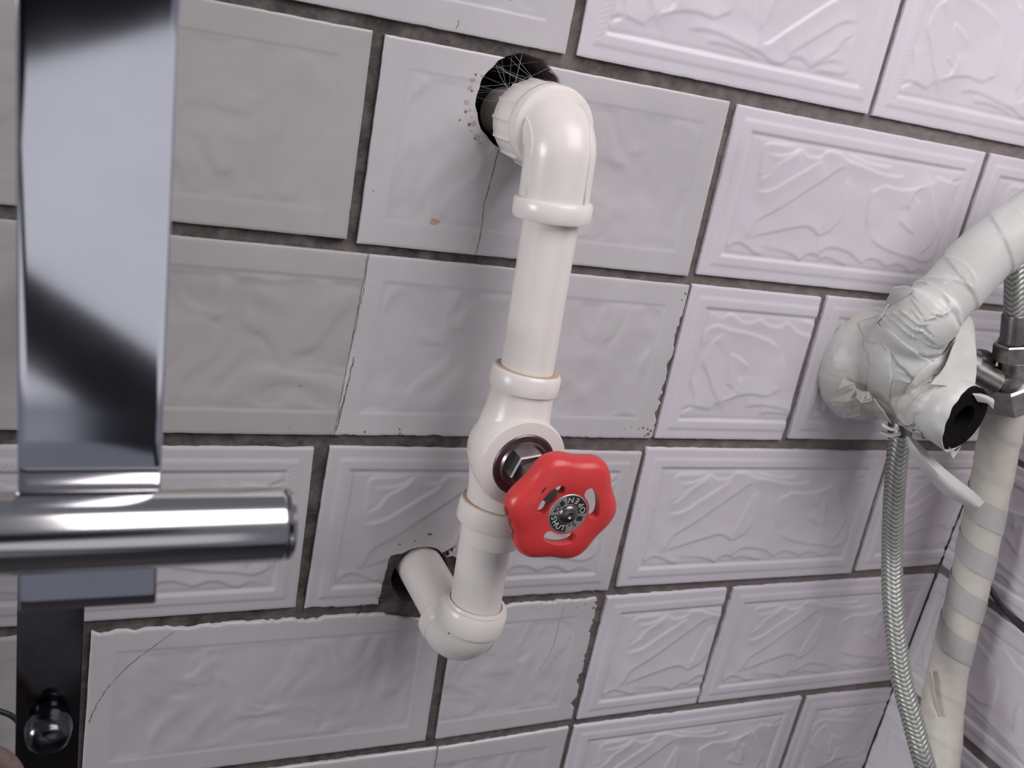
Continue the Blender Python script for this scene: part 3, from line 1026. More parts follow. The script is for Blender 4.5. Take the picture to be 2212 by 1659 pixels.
def on_dial(ch, ang, r, size, mat):
    a = math.radians(ang)
    # letters run counter-clockwise with their heads towards the centre
    outv = Vector((math.cos(a), 0, math.sin(a)))
    tang = Vector((-math.sin(a), 0, math.cos(a)))
    X, Y, Z = tang, -outv, tang.cross(-outv)
    if Z.y > 0: Z = -Z
    m = Matrix(((X.x, Y.x, Z.x, WC.x + outv.x * r), (X.y, Y.y, Z.y, DY - 0.00006), (X.z, Y.z, Z.z, WC.z + outv.z * r), (0, 0, 0, 1)))
    return raised_text(ch, size, 0.00004, mat, 'dial_letter', wheel, m)


for ch, an in zip('OPEN', (16, 40, 66, 92)): on_dial(ch, an, 0.0078, 0.0042, 'dial_text')
for ch, an in zip('SHUT', (194, 216, 238, 260)): on_dial(ch, an, 0.0078, 0.0042, 'dial_text')
on_dial('O', 153, 0.0074, 0.0038, 'dial_black')
on_dial('S', -52, 0.0074, 0.0038, 'dial_black')
sc = part('wheel_screw', lathe([(0.0050, -0.0004), (0.0050, 0.0014), (0.0043, 0.0022), (0.0030, 0.0028), (0.0016, 0.0030), (0.0009, 0.0022), (0.0002, 0.0021)], WC, (0, -1, 0), 32), 'screw', wheel, True, 45)
for d in (205, 232):
    pts = [(WC.x + 0.0288 * math.cos(math.radians(a)), WC.z + 0.0288 * math.sin(math.radians(a)), a) for a in range(d - 8, d + 9, 2)]
# black scuffs on the wheel's left flank
bv = BVHTree.FromObject(wheel, bpy.context.evaluated_depsgraph_get())
for (a, s, r) in ((184, .0060, .0030), (199, .0070, .0032), (206, .0050, .0022), (214, .0080, .0024), (192, .0040, .0020)):
    ar = math.radians(a)
    c = Vector((WC.x + 0.030 * math.cos(ar), WC.y + s, WC.z + 0.030 * math.sin(ar)))
    nv = Vector((math.cos(ar), 0, math.sin(ar)))
    tv = Vector((0, 1, 0))
    sv_ = nv.cross(tv)
    V = []
    n = 12
    rad = [r * random.uniform(.5, 1.1) for _ in range(n)]
    for rr_ in (0.0, 0.5, 1.0):
        for k in range(n):
            t = 2 * math.pi * k / n
            q = c + (sv_ * math.cos(t) * 1.0 + tv * math.sin(t) * 0.8) * rad[k] * rr_
            # wheel mesh is in world coordinates (its parent inverse undoes the empty)
            loc, nn, _, _ = bv.find_nearest(q)
            V.append(loc + nn * 0.00012)
    F = [(i * n + k, i * n + (k + 1) % n, (i + 1) * n + (k + 1) % n, (i + 1) * n + k) for i in range(2) for k in range(n)]
    make('scuff_mark', V, F, M['scuff'], wheel)

# lower elbow and the stub going back into the wall
d2 = (Vector((0.1885, 0.0, -0.293)) - P2).normalized()
upv = (A5 - P2).normalized()
e2 = part('lower_elbow', sweep(elbow_path(P2, upv, 0.026, d2, 0.022, 0.0122), 0.0174, 64), 'pvc', pipe)
part('elbow_collar', lathe([(0.0172, 0.0125), (0.0182, 0.0128), (0.0186, 0.0145), (0.0186, 0.0230), (0.0177, 0.0250), (0.0164, 0.0256), (0.0160, 0.0268), (0.0150, 0.0270), (0.0148, 0.0258)], P2, upv, 72), 'pvc', e2)
part('elbow_collar', lathe([(0.0165, 0.0135), (0.0176, 0.0140), (0.0179, 0.0155), (0.0178, 0.0215), (0.0168, 0.0226), (0.0150, 0.0228)], P2, d2, 72), 'pvc', e2)
part('grime_line', lathe([(0.0140, 0.0262), (0.0148, 0.0266), (0.0148, 0.0259)], P2, upv, 64), 'grime', e2)
part('grime_line', lathe([(0.0160, 0.0256), (0.0167, 0.0258), (0.0167, 0.0252)], P2, upv, 64), 'grime', e2)
part('wall_stub', sweep([P2 + d2 * 0.015, P2 + d2 * 0.040, P2 + d2 * 0.085], 0.0134, 48), 'pvc', pipe)
fr = frames(elbow_path(P2, upv, 0.0125, d2, 0.0125, 0.0122, 20))
pts = []
for (p, n, b, t) in fr:
    side = Vector((1, 0, 0))
    side = (side - t * side.dot(t)).normalized()
    outw = t.cross(side).normalized()
    if outw.dot(Vector((0, -1, -1))) < 0: outw = -outw
    pts.append(p + (side * 0.62 + outw * 0.78).normalized() * 0.0171)
part('seam_ridge', sweep(pts, 0.0008, 10), 'pvc', e2, True, 0)
V = []
cpt = at(970, 1367, -0.0693)
for k in range(9):
    a = 2 * math.pi * k / 9
    rr_ = 0.0011 * random.uniform(.5, 1.3)
    V.append(cpt + Vector((rr_ * math.cos(a) * 0.9, 0, rr_ * math.sin(a) * 1.6)))
bve = BVHTree.FromPolygons([tuple(v.co) for v in e2.data.vertices], [tuple(p.vertices) for p in e2.data.polygons])
dd_ = (cpt - Vector(CAM)).normalized()
hit_, hn_, _, _ = bve.ray_cast(Vector(CAM), dd_)
if hit_ is not None:
    ta_ = hn_.cross(Vector((1, 0, 0))).normalized()
    tb_ = hn_.cross(ta_)
    V = [hit_ + hn_ * 0.00015 + (ta_ * math.cos(k * 0.698) * 0.0015 + tb_ * math.sin(k * 0.698) * 0.0006) * random.uniform(.5, 1.2) for k in range(9)]
    o = make('nick', V, [tuple(range(9))], M['scuff'], e2, False)

# worn moulded letters on the upper elbow (unreadable in life, low relief)
zax = Vector((0.0, -1, 0))
for body, k, sz in (('SLRRACED', 0.0205, 0.0040), ('S25', 0.0262, 0.0036)):
    pass

# ------------------------------------------------------------------ cobweb in the round hole
V, F = [], []
def strand(a, b, r=0.00009, sag=0.0015):
    pts = [a.lerp(b, t) + Vector((0, 0, -sag * math.sin(math.pi * t))) for t in [i / 8 for i in range(9)]]
    return sweep(pts, r, 4, True)
hc = Vector((0.197, 0.001, -0.022))
ends = []
strs = []
for k in range(18):
    a = math.radians(random.uniform(95, 190))
    b = math.radians(random.uniform(20, 120))
    p = hc + Vector((0.0234 * math.cos(a), random.uniform(-.001, .006), 0.0234 * math.sin(a)))
    q = P1 + Vector((0.0190 * math.cos(b + 0.7), 0.030 + random.uniform(0, .01), 0.0190 * math.sin(b + 0.7)))
    if k % 3 == 0: q = hc + Vector((0.0234 * math.cos(b * 0.6), random.uniform(-.001, .006), 0.0234 * math.sin(b * 0.6)))
    strs.append(strand(p, q, random.choice((0.00002, 0.00003, 0.00005)), random.uniform(0.0, 0.003)))
o = make('cobweb', *merge(*strs), M['web'], None)
tag(o, 'dusty grey cobweb strands stretched across the round wall hole behind the upper elbow', 'cobweb', kind='stuff')

# ------------------------------------------------------------------ taped pipe joint on the right
joint = empty('taped_pipe_joint', (0.480, 0.0, -0.150))
tag(joint, 'bulky pipe tee wrapped in wrinkled white tape, its black open end facing forward', 'pipe')
JX, JZ = 0.487, -0.1545
B0 = Vector((0.478, -0.026, -0.128))
B1 = at(1985, 700, -0.044)
B2 = at(2045, 640, -0.048)
B3 = at(2130, 550, -0.053)
B4 = at(2225, 478, -0.060)
B5 = B4 + (B4 - B3) * 1.6
branch = spline([B0, B1, B2, B3, B4, B5], 10)


def remeshed(parts, mat, parent, name, vox=0.0013, smooth_it=4):
    V, F = merge(*parts)
    o = make(name, V, F, M[mat])
    m = o.modifiers.new('r', 'REMESH')
    m.mode = 'VOXEL'
    m.voxel_size = vox
    s = o.modifiers.new('s', 'SMOOTH')
    s.factor = 0.5
    s.iterations = smooth_it
    evaluated(o)
    return o


def ellipsoid(c, r, n=24, m=32):
    V, F = [], []
    for i in range(n + 1):
        th = math.pi * i / n
        for k in range(m):
            ph = 2 * math.pi * k / m
            V.append(Vector((c[0] + r[0] * max(math.sin(th), 1e-3) * math.cos(ph), c[1] + r[1] * max(math.sin(th), 1e-3) * math.sin(ph), c[2] + r[2] * math.cos(th))))
    for i in range(n):
        for k in range(m):
            F.append((i * m + k, i * m + (k + 1) % m, (i + 1) * m + (k + 1) % m, (i + 1) * m + k))
    F.append(tuple(range(m)))
    F.append(tuple(reversed(range(n * m, (n + 1) * m))))
    return V, F


core = remeshed([ellipsoid((0.4735, -0.006, -0.1480), (0.0345, 0.026, 0.0385)),
                 lathe([(0.034, -0.003), (0.032, 0.012), (0.026, 0.026), (0.0225, 0.040), (0.0213, 0.055), (0.0213, 0.064)], (0.478, 0.0, -0.149), (JX - 0.478, -0.0645, JZ + 0.149), 48),
                 ellipsoid((0.4745, -0.034, -0.1330), (0.0285, 0.0260, 0.0290)),
                 sweep(branch, [0.0215 if i < 10 else (0.0198 if i < 16 else 0.0174) for i in range(len(branch))], 40)], 'tape', joint, 'tape_wrap', 0.0009, 6)
me = core.data
n = len(me.vertices)
co = np.zeros(n * 3)
no = np.zeros(n * 3)
me.vertices.foreach_get('co', co)
me.vertices.foreach_get('normal', no)
co = co.reshape(-1, 3)
no = no.reshape(-1, 3)
disp = np.zeros(n)
bp = np.array([list(p) for p in branch])
bt = np.gradient(bp, axis=0)
bt /= np.linalg.norm(bt, axis=1)[:, None]
bs_ = np.concatenate([[0], np.cumsum(np.linalg.norm(np.diff(bp, axis=0), axis=1))])
D = np.linalg.norm(co[:, None, :] - bp[None], axis=2)
bi = D.argmin(1)
rel = co - bp[bi]
sal = bs_[bi] + (rel * bt[bi]).sum(1)
upn = np.array([0, -1, 0.0])
e1v = upn - bt[bi] * (bt[bi] @ upn)[:, None]
e1v /= np.linalg.norm(e1v, axis=1)[:, None]
e2v = np.cross(bt[bi], e1v)
ang = np.arctan2((rel * e2v).sum(1), (rel * e1v).sum(1))
wb = np.clip((sal - 0.022) / 0.012, 0, 1) * np.clip((0.024 - D.min(1)) / 0.003, 0, 1)
# spiral overlap steps on the branch
ph = (sal / 0.030 + ang / (2 * math.pi) * 1.0) % 1.0
ph = 1 - ph
disp += wb * (0.0009 * ph * (1 - sstep(ph, 0.95, 1.0)))
# wrinkles: sharp little folds running round the tape
fold = np.clip(1 - np.abs(vnoise(sal / 0.0078 + 7 + 0.7 * np.sin(ang * 1.3), ang * 0.8 + 9, 1)) * 1.9, 0, 1)
wr_ = np.exp(-((sal - 0.036) / 0.022) ** 2)
disp += wb * fold ** 2 * 0.0019 * (wr_ + 0.10)
# crumples on the body
q = co * 1000
c1 = np.array([noise.fractal(Vector((x / 17, y / 17, z / 11)), 0.8, 2.0, 3) for x, y, z in q])
rid = np.clip(1 - np.abs(np.array([noise.noise(Vector((x / 13 + z / 19, y / 15, z / 9 - x / 17))) for x, y, z in q])) * 3.4, 0, 1)
wbody = 1 - wb
far_ = np.clip((co[:, 0] * 1000 - 452) / 25, 0, 1)
disp += wbody * (0.00035 * c1 + 0.0016 * rid ** 3 * (0.10 + far_))
co = co + no * disp[:, None]
co[:, 1] = np.minimum(co[:, 1], -0.0002)
me.vertices.foreach_set('co', co.ravel())
me.update()
me.polygons.foreach_set('use_smooth', [True] * len(me.polygons))
core.parent = joint
core.matrix_parent_inverse = Matrix.Translation(-Vector(joint.location))
bvh = BVHTree.FromPolygons([tuple(v) for v in co], [tuple(p.vertices) for p in me.polygons])


def band(pxs, Yg, width, name='tape_strip', off=0.0006, mat='tape', n=10, rows=8, curl=0.0):
    """a strip of tape laid over the wrapped body: the pixels only fix where its centre line runs"""
    ctr = []
    for (px, py) in pxs:
        a = Vector(CAM)
        d = (at(px, py, 0) - a).normalized()
        loc, nn, _, _ = bvh.ray_cast(a, d)
        if loc is None:
            loc = at(px, py, Yg)
        ctr.append(loc)
    ctr = spline(ctr, n)
    V, F = [], []
    for i, c in enumerate(ctr):
        t = (ctr[min(i + 1, len(ctr) - 1)] - ctr[max(i - 1, 0)]).normalized()
        loc, nn, _, _ = bvh.find_nearest(c)
        b = t.cross(nn).normalized()
        for k in range(rows + 1):
            s = (k / rows - 0.5)
            w = width * (1 + 0.06 * math.sin(i * 0.9))
            qq = c + b * s * w
            l2, n2, _, _ = bvh.find_nearest(qq)
            e = off + curl * max(0, abs(s) - 0.3) * 5 + 0.00025 * noise.noise(Vector((i * 0.5, k * 0.9, 3)))
            V.append(l2 + n2 * (e if 0 < k < rows else e + 0.0001))
    m = rows + 1
    for i in range(len(ctr) - 1):
        for k in range(rows):
            F.append((i * m + k, i * m + k + 1, (i + 1) * m + k + 1, (i + 1) * m + k))
    o = make(name, V, F, M[mat])
    sm = o.modifiers.new('t', 'SOLIDIFY')
    sm.thickness = 0.0004
    sm.offset = -1
    evaluated(o)
    o.data.polygons.foreach_set('use_smooth', [True] * len(o.data.polygons))
    o.parent = joint
    o.matrix_parent_inverse = Matrix.Translation(-Vector(joint.location))
    return o


band([(1885, 715), (1925, 740), (1975, 785), (2010, 812)], -0.05, 0.014)
band([(2075, 735), (2045, 770), (2005, 805), (1975, 845), (1955, 890), (1950, 935)], -0.06, 0.011, off=0.0012)
band([(2092, 800), (2060, 815), (2020, 845), (1990, 880), (1975, 930), (1980, 965)], -0.07, 0.012, off=0.0018)
band([(1895, 860), (1900, 800), (1893, 750), (1885, 700), (1905, 660)], -0.03, 0.016)

# short cuff of tape round the mouth, with the black foam inside it
tdir = Vector((JX - 0.478, -0.0645, JZ + 0.149)).normalized()
MO = Vector((0.478, 0, -0.149)) + tdir * 0.066


def mouth(s, a, i):
    lip = 0.0
    return 0.0003 * math.sin(a * 3 + s * 300) + 0.0002 * math.sin(a * 7)


cuffp = [MO - tdir * 0.026, MO - tdir * 0.020, MO - tdir * 0.010, MO + tdir * 0.004, MO + tdir * 0.0165]
Vc, Fc = sweep(cuffp, [0.0214, 0.0220, 0.0217, 0.0216, 0.0218], 72, False, mouth)
# slanted, torn front edge
for k in range(72):
    v = Vc[4 * 72 + k]
    relv = v - cuffp[4]
    cut_ = 0.0040 + 0.0040 * (relv.normalized().dot(Vector((0.80, 0, 0.50)))) + 0.0006 * noise.noise(Vector((k * 0.35, 1, 2)))
    Vc[4 * 72 + k] = v - tdir * max(-0.002, cut_)
cuff = make('tape_cuff', Vc, Fc, M['tape'])
sm = cuff.modifiers.new('t', 'SOLIDIFY')
sm.thickness = 0.0006
sm.offset = -1
evaluated(cuff)
cuff.data.polygons.foreach_set('use_smooth', [True] * len(cuff.data.polygons))
child(cuff, joint)
foamv = lathe([(0.0209, 0.0), (0.0211, 0.0125), (0.0204, 0.0135), (0.0095, 0.0130), (0.0085, 0.0115), (0.0082, -0.025), (0.0003, -0.025)], MO, tdir, 64)
fo = part('foam_sleeve', foamv, 'foam', joint)
tag(fo, 'black foam lining of the open end')


def sheetstrip(name, rows_, mat='tape', parent=joint, sub=3, thick=0.0004, jit=0.0003):
    """rows_: list of polylines (same length) of 3D points -> smooth cloth-like sheet"""
    rr = [spline(r, sub) for r in rows_]
    cols = list(zip(*rr))
    cc = [spline(c, sub) if len(c) > 1 else list(c) for c in cols]
    V = []
    m = len(cc[0])
    for c in cc:
        for p in c:
            V.append(p + Vector((0, jit * noise.noise(p * 260), 0)))
    F = [(i * m + k, i * m + k + 1, (i + 1) * m + k + 1, (i + 1) * m + k) for i in range(len(cc) - 1) for k in range(m - 1)]
    o = make(name, V, F, M[mat])
    sm = o.modifiers.new('t', 'SOLIDIFY')
    sm.thickness = thick
    evaluated(o)
    o.data.polygons.foreach_set('use_smooth', [True] * len(o.data.polygons))
    autosmooth(o, 50)
    o.parent = parent
    if parent.type == 'EMPTY':
        o.matrix_parent_inverse = Matrix.Translation(-Vector(parent.location))
    return o


# loose flap bridging the branch and the open end
sheetstrip('tape_flap', [
    [at(2072, 672, -0.050), at(2062, 735, -0.060), at(2040, 790, -0.066), at(2010, 830, -0.070)],
    [at(2092, 680, -0.050), at(2085, 745, -0.060), at(2070, 795, -0.066), at(2055, 835, -0.070)],
    [at(2104, 705, -0.050), at(2108, 760, -0.062), at(2107, 810, -0.066), at(2102, 848, -0.072)]], jit=0.0008)
# hanging tail
sheetstrip('tape_tail', [
    [at(1957, 943, -0.052), at(1966, 972, -0.060), at(1995, 1020, -0.066), at(2035, 1063, -0.070), at(2078, 1088, -0.071), at(2102.6, 1104, -0.071)],
    [at(1963, 944, -0.056), at(1978, 968, -0.064), at(2012, 1008, -0.071), at(2050, 1046, -0.074), at(2092, 1077, -0.075), at(2114, 1095, -0.075)],
    [at(1971, 946, -0.052), at(1988, 962, -0.060), at(2025, 1000, -0.066), at(2063, 1032, -0.070), at(2100, 1060, -0.071), at(2125.5, 1085, -0.071)]], jit=0.0005)
# torn peak at the top left, small lip at the mouth
sheetstrip('tape_scrap', [
    [at(1905, 668, -0.03), at(1918, 645, -0.036), at(1930, 622, -0.040)],
    [at(1917, 657, -0.034), at(1940, 636, -0.040), at(1962, 618, -0.044)],
    [at(1930, 658, -0.036), at(1950, 645, -0.042), at(1968, 632, -0.046)]])
sheetstrip('tape_scrap', [
    [at(2098, 846, -0.078), at(2126, 852, -0.080), at(2146, 861, -0.080)],
    [at(2102, 852, -0.081), at(2130, 860, -0.083), at(2148, 868, -0.083)],
    [at(2112, 868, -0.080), at(2134, 872, -0.082), at(2145, 884, -0.082)]])
sheetstrip('tape_scrap', [
    [at(2050, 966, -0.079), at(2064, 976, -0.080), at(2076, 966, -0.080)],
    [at(2054, 982, -0.079), at(2060, 990, -0.080), at(2070, 975, -0.080)]])
# crumpled end of the roll at the lower left of the bulge: stiff little facets
CP = dict(A=(1823, 815, -.026), B=(1845, 828, -.036), C=(1811, 841, -.031), E=(1785, 867, -.024), F=(1832, 867, -.039), G=(1819, 880, -.030), H=(1842, 884, -.033), I=(1851, 860, -.041),
          J=(1883, 865, -.042), K=(1858, 877, -.036), L=(1862, 900, -.033), M=(1908, 890, -.040), N=(1887, 863, -.044), O=(1848, 840, -.037), P=(1876, 847, -.043), Q=(1860, 868, -.045), S=(1925, 915, -.046), T=(1893, 900, -.036))


def lifted(px, py, lift):
    d_ = (at(px, py, 0) - Vector(CAM)).normalized()
    loc_, nn_, _, _ = bvh.ray_cast(Vector(CAM), d_)
    if loc_ is None: loc_ = at(px, py, -0.032)
    return loc_ - d_ * (0.0025 + 1.0 * (-lift - 0.026))


for fc in ('ABC', 'COB', 'CFOE', 'EFG', 'OPQI', 'PJQ', 'IQK', 'QJNK', 'FIKH', 'GFH', 'KNMT', 'KTL', 'HKL', 'MST'):
    pts_ = [lifted(*CP[c_]) for c_ in (fc if fc != 'CFOE' else 'EFOC')]
    nrm_ = (pts_[1] - pts_[0]).cross(pts_[2] - pts_[0]).normalized() * 0.0004
    cen_ = sum(pts_, Vector()) / len(pts_)
    rim_ = []
    for q_ in range(len(pts_)):
        a0_, a1_ = pts_[q_], pts_[(q_ + 1) % len(pts_)]
        rim_ += [a0_ + (a0_ - cen_) * 0.10, a0_.lerp(a1_, 0.5) + Vector((random.uniform(-.5, .5), random.uniform(-1.2, .4), random.uniform(-.5, .5))) * MM]
    m_ = len(rim_)
    up_ = cen_ + Vector((0, -0.0009, 0))
    V_ = rim_ + [up_] + [v_ + nrm_ for v_ in rim_] + [up_ + nrm_]
    F_ = [(k, (k + 1) % m_, m_) for k in range(m_)] + [(m_ + 1 + (k + 1) % m_, m_ + 1 + k, 2 * m_ + 1) for k in range(m_)] + [(k, m_ + 1 + k, m_ + 1 + (k + 1) % m_, (k + 1) % m_) for k in range(m_)]
    o = make('tape_crumple', V_, F_, M['tape_cream'], None, False)
    child(o, joint)
for (pl, Y0, w) in (([(1902, 928), (1925, 936), (1945, 932)], -0.05, 8), ([(1906, 914), (1925, 924), (1942, 922)], -0.052, 6)):
    sheetstrip('tape_crumple', [[at(x, y, Y0) for x, y in pl], [at(x, y + w, Y0 - 0.003) for x, y in pl]], 'tape', jit=0.0008)

# ------------------------------------------------------------------ second taped pipe, running down beside the corner
tp = empty('taped_pipe', (0.585, -0.09, -0.50))
tag(tp, 'slim pipe wrapped in alternating cream and grey tape, running down beside the right corner', 'pipe')
cl = [atx(2170, 872, 0.572), atx(2165, 915, 0.574), atx(2147, 1010, 0.582), atx(2121, 1140, 0.586), atx(2093, 1270, 0.589), atx(2062, 1390, 0.590),
      atx(2046, 1460, 0.590), atx(2036, 1530, 0.588), atx(2035, 1600, 0.587), atx(2030, 1680, 0.586), atx(2022, 1790, 0.584)]
pth = spline(cl, 16)
rad_at = lambda s: 0.0134 + 0.0012 * math.exp(-((s - 0.235) / 0.02) ** 2) - 0.0006 * math.exp(-((s - 0.29) / 0.03) ** 2)
frs = frames(pth)
SG = 56
Vv_, Fl = [], []
s = 0
svals = []
for i, (p, n_, b_, t_) in enumerate(frs):
    if i: s += (frs[i][0] - frs[i - 1][0]).length
    svals.append(s)
    for k in range(SG):
        a = 2 * math.pi * k / SG
        ph_ = (s / 0.034 + a / (2 * math.pi)) % 1.0
        rr_ = rad_at(s) + 0.0006 * ph_ * (1 - float(sstep(np.array(ph_), 0.94, 1.0))) + 0.0003 * noise.noise(Vector((s * 160, math.cos(a) * 2, math.sin(a) * 2)))
        Vv_.append(p + (n_ * math.cos(a) + b_ * math.sin(a)) * rr_)
for i in range(len(frs) - 1):
    for k in range(SG):
        k2 = (k + 1) % SG
        Fl.append((i * SG + k, i * SG + k2, (i + 1) * SG + k2, (i + 1) * SG + k))
wrap = part('tape_wrap', (Vv_, Fl + [tuple(reversed(range(SG))), tuple(range((len(frs) - 1) * SG, len(frs) * SG))]), 'tape_cream', tp, True, 0)


# grey turns: strips wound on the same helix, lying on the wrap
def helix_turn(s0, wd, slope=0.034, off=0.0007):
    V, F = [], []
    arr = np.array(svals)
    nr = 8
    for k in range(SG + 1):
        a = -2 * math.pi * k / SG
        for j in range(nr + 1):
            sj = s0 + slope * k / SG + wd * j / nr
            i = int(np.clip(np.searchsorted(arr, sj), 1, len(arr) - 1))
            f_ = (sj - arr[i - 1]) / (arr[i] - arr[i - 1])
            p = frs[i - 1][0].lerp(frs[i][0], f_)
            n_, b_ = frs[i][1], frs[i][2]
            V.append(p + (n_ * math.cos(a) + b_ * math.sin(a)) * (rad_at(sj) + off))
    for k in range(SG):
        for j in range(nr):
            F.append((k * (nr + 1) + j, k * (nr + 1) + j + 1, (k + 1) * (nr + 1) + j + 1, (k + 1) * (nr + 1) + j))
    o = make('tape_turn', V, F, M['tape_grey'])
    child(o, tp)
    return o


for s0 in (0.050, 0.084, 0.118, 0.152):
    helix_turn(s0, 0.0175)
sheetstrip('tape_end', [
    [atx(2009, 1452, 0.573), atx(2008, 1475, 0.572), atx(2015, 1515, 0.572), atx(2028, 1548, 0.574)],
    [atx(2013, 1450, 0.570), atx(2017, 1475, 0.569), atx(2023, 1515, 0.570), atx(2032, 1550, 0.572)]], 'tape_cream', tp)


# ------------------------------------------------------------------ braided hoses
def braided(path, r, parent, name, cols=8, pitch=0.0030):
    fr = frames(path)
    L = sum((fr[i][0] - fr[i - 1][0]).length for i in range(1, len(fr)))
    n = int(L / 0.0006)
    # resample
    acc = [0]
    for i in range(1, len(fr)): acc.append(acc[-1] + (fr[i][0] - fr[i - 1][0]).length)
    acc = np.array(acc)
    sv = np.linspace(0, L, n)
    P = np.stack([np.interp(sv, acc, [f[0][k] for f in fr]) for k in range(3)], 1)
    fr = frames([Vector(p) for p in P])
    SG = 64
    Nn = np.array([list(f[1]) for f in fr])
    Bb = np.array([list(f[2]) for f in fr])
    a = np.arange(SG) * 2 * math.pi / SG
    colw = (a / (2 * math.pi) * cols) % 1.0
    colid = np.floor(a / (2 * math.pi) * cols).astype(int)
    sgn = np.where(colid % 2 == 0, 1, -1)
    slant = np.where(sgn > 0, colw, 1 - colw)
    W = (sv[:, None] / pitch + slant[None] * 1.45) % 1.0
    h = np.clip(np.sin(math.pi * W) ** 0.6, 0, 1)
    bulge = 0.00035 * np.sin(math.pi * colw)[None]
    rr = r + 0.0007 * h - 0.0004 + bulge
    V = P[:, None, :] + rr[..., None] * (Nn[:, None] * np.cos(a)[None, :, None] + Bb[:, None] * np.sin(a)[None, :, None])
    V = V.reshape(-1, 3)
    i, k = np.meshgrid(np.arange(n - 1), np.arange(SG), indexing='ij')
    k2 = (k + 1) % SG
    F = np.stack([(i * SG + k).ravel(), (i * SG + k2).ravel(), ((i + 1) * SG + k2).ravel(), ((i + 1) * SG + k).ravel()], 1)
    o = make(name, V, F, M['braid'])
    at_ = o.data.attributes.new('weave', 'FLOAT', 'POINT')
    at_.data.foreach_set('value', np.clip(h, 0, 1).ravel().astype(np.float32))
    recalc(o)
    if parent: child(o, parent)
    return o


hose = empty('braided_hose', (0.55, -0.10, -0.50))
tag(hose, 'grey steel-braided flexible hose hanging down from behind the taped joint', 'hose')
hp = [at(1945, 905, -0.022), at(1943, 945, -0.026), at(1937, 1000, -0.030), at(1930, 1100, -0.036), at(1927, 1200, -0.042), at(1930, 1312, -0.057), at(1946, 1455, -0.078), at(1972, 1560, -0.096), at(1998, 1655, -0.112), at(2030, 1760, -0.124)]
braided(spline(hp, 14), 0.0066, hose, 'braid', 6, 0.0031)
part('hose_ferrule', lathe([(0.0070, -0.012), (0.0078, -0.011), (0.0078, 0.004), (0.0070, 0.005)], hp[0], hp[0] - hp[1], 32), 'steel', hose)

valve = empty('angle_valve', (0.556, 0.0, -0.14))
tag(valve, 'dull metal angle valve with large hexagon nuts at the right edge below a braided hose', 'valve')
hose2 = empty('braided_hose', (0.555, -0.052, -0.10))
tag(hose2, 'dark braided hose arching behind the taped branch into the metal valve nut', 'hose')
vt = Vector((0.557, -0.052, -0.104))
hp2 = [at(2330, 640, -0.052), at(2290, 570, -0.046), at(2240, 536, -0.042), at(2200, 565, -0.044), at(2194, 630, -0.049), at(2193, 695, -0.052)]
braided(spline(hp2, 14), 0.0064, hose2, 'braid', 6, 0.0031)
q0, q1, q2, q3, q4 = at(2193, 680, -0.052), at(2192, 738, -0.053), at(2186, 790, -0.054), at(2178, 842, -0.055), at(2172, 900, -0.055)
axn = (q3 - q0).normalized()
lq = (q1 - q0).length
part('crimp_ferrule', lathe([(0.0070, -0.001), (0.0078, 0.0004), (0.0078, lq - 0.004), (0.0086, lq - 0.0022), (0.0086, lq - 0.0006), (0.0074, lq + 0.0002)], q0, axn, 40), 'steel', hose2)
part('hose_nut', hexprism(0.0128, 0.0, 0.0125, q1, axn, 0.0010, (0.8, -0.5, 0)), 'brass', hose2, False, 0)
part('valve_body', lathe([(0.0085, 0.011), (0.0085, 0.020), (0.0110, 0.0215), (0.0125, 0.027), (0.0120, 0.034), (0.0005, 0.035)], q1, axn, 32), 'brass', valve)
part('union_nut', hexprism(0.0200, -0.0085, 0.0095, q3 + Vector((0.004, 0, -0.001)), axn + Vector((0.25, -0.1, 0)), 0.0014, (0.3, -1, 0)), 'brass', valve, False, 0)
part('outlet_spout', lathe([(0.0095, 0.010), (0.0095, 0.030), (0.0125, 0.031), (0.0125, 0.042)], q3, Vector((-0.85, 0.42, 0.30)), 32), 'brass', valve)
part('valve_knob', ellipsoid(at(2120, 776, -0.040), (0.0100, 0.0085, 0.0065), 16, 24), 'cable', valve)
part('inlet_tail', lathe([(0.0120, 0.0), (0.0125, 0.010), (0.0122, 0.0130)], q3, (q4 - q3).normalized(), 32), 'brass', valve)
part('wall_tail', lathe([(0.0085, 0.0), (0.0085, 0.058)], q3 + Vector((0, 0.002, 0)), (0, 1, 0), 24), 'brass', valve)

# ------------------------------------------------------------------ black cable low on the right wall
cpts = [atx(2096, 1190, 0.6175), atx(2112, 1225, 0.6175), atx(2132, 1262, 0.6175), atx(2160, 1305, 0.6175), atx(2188, 1337, 0.6178), atx(2214, 1362, 0.6178), atx(2260, 1400, 0.6178)]
o = make('black_cable', *sweep(spline(cpts, 8), 0.0021, 16), M['cable'])
tag(o, 'thin black cable slanting down the right side wall behind the taped pipe', 'cable')

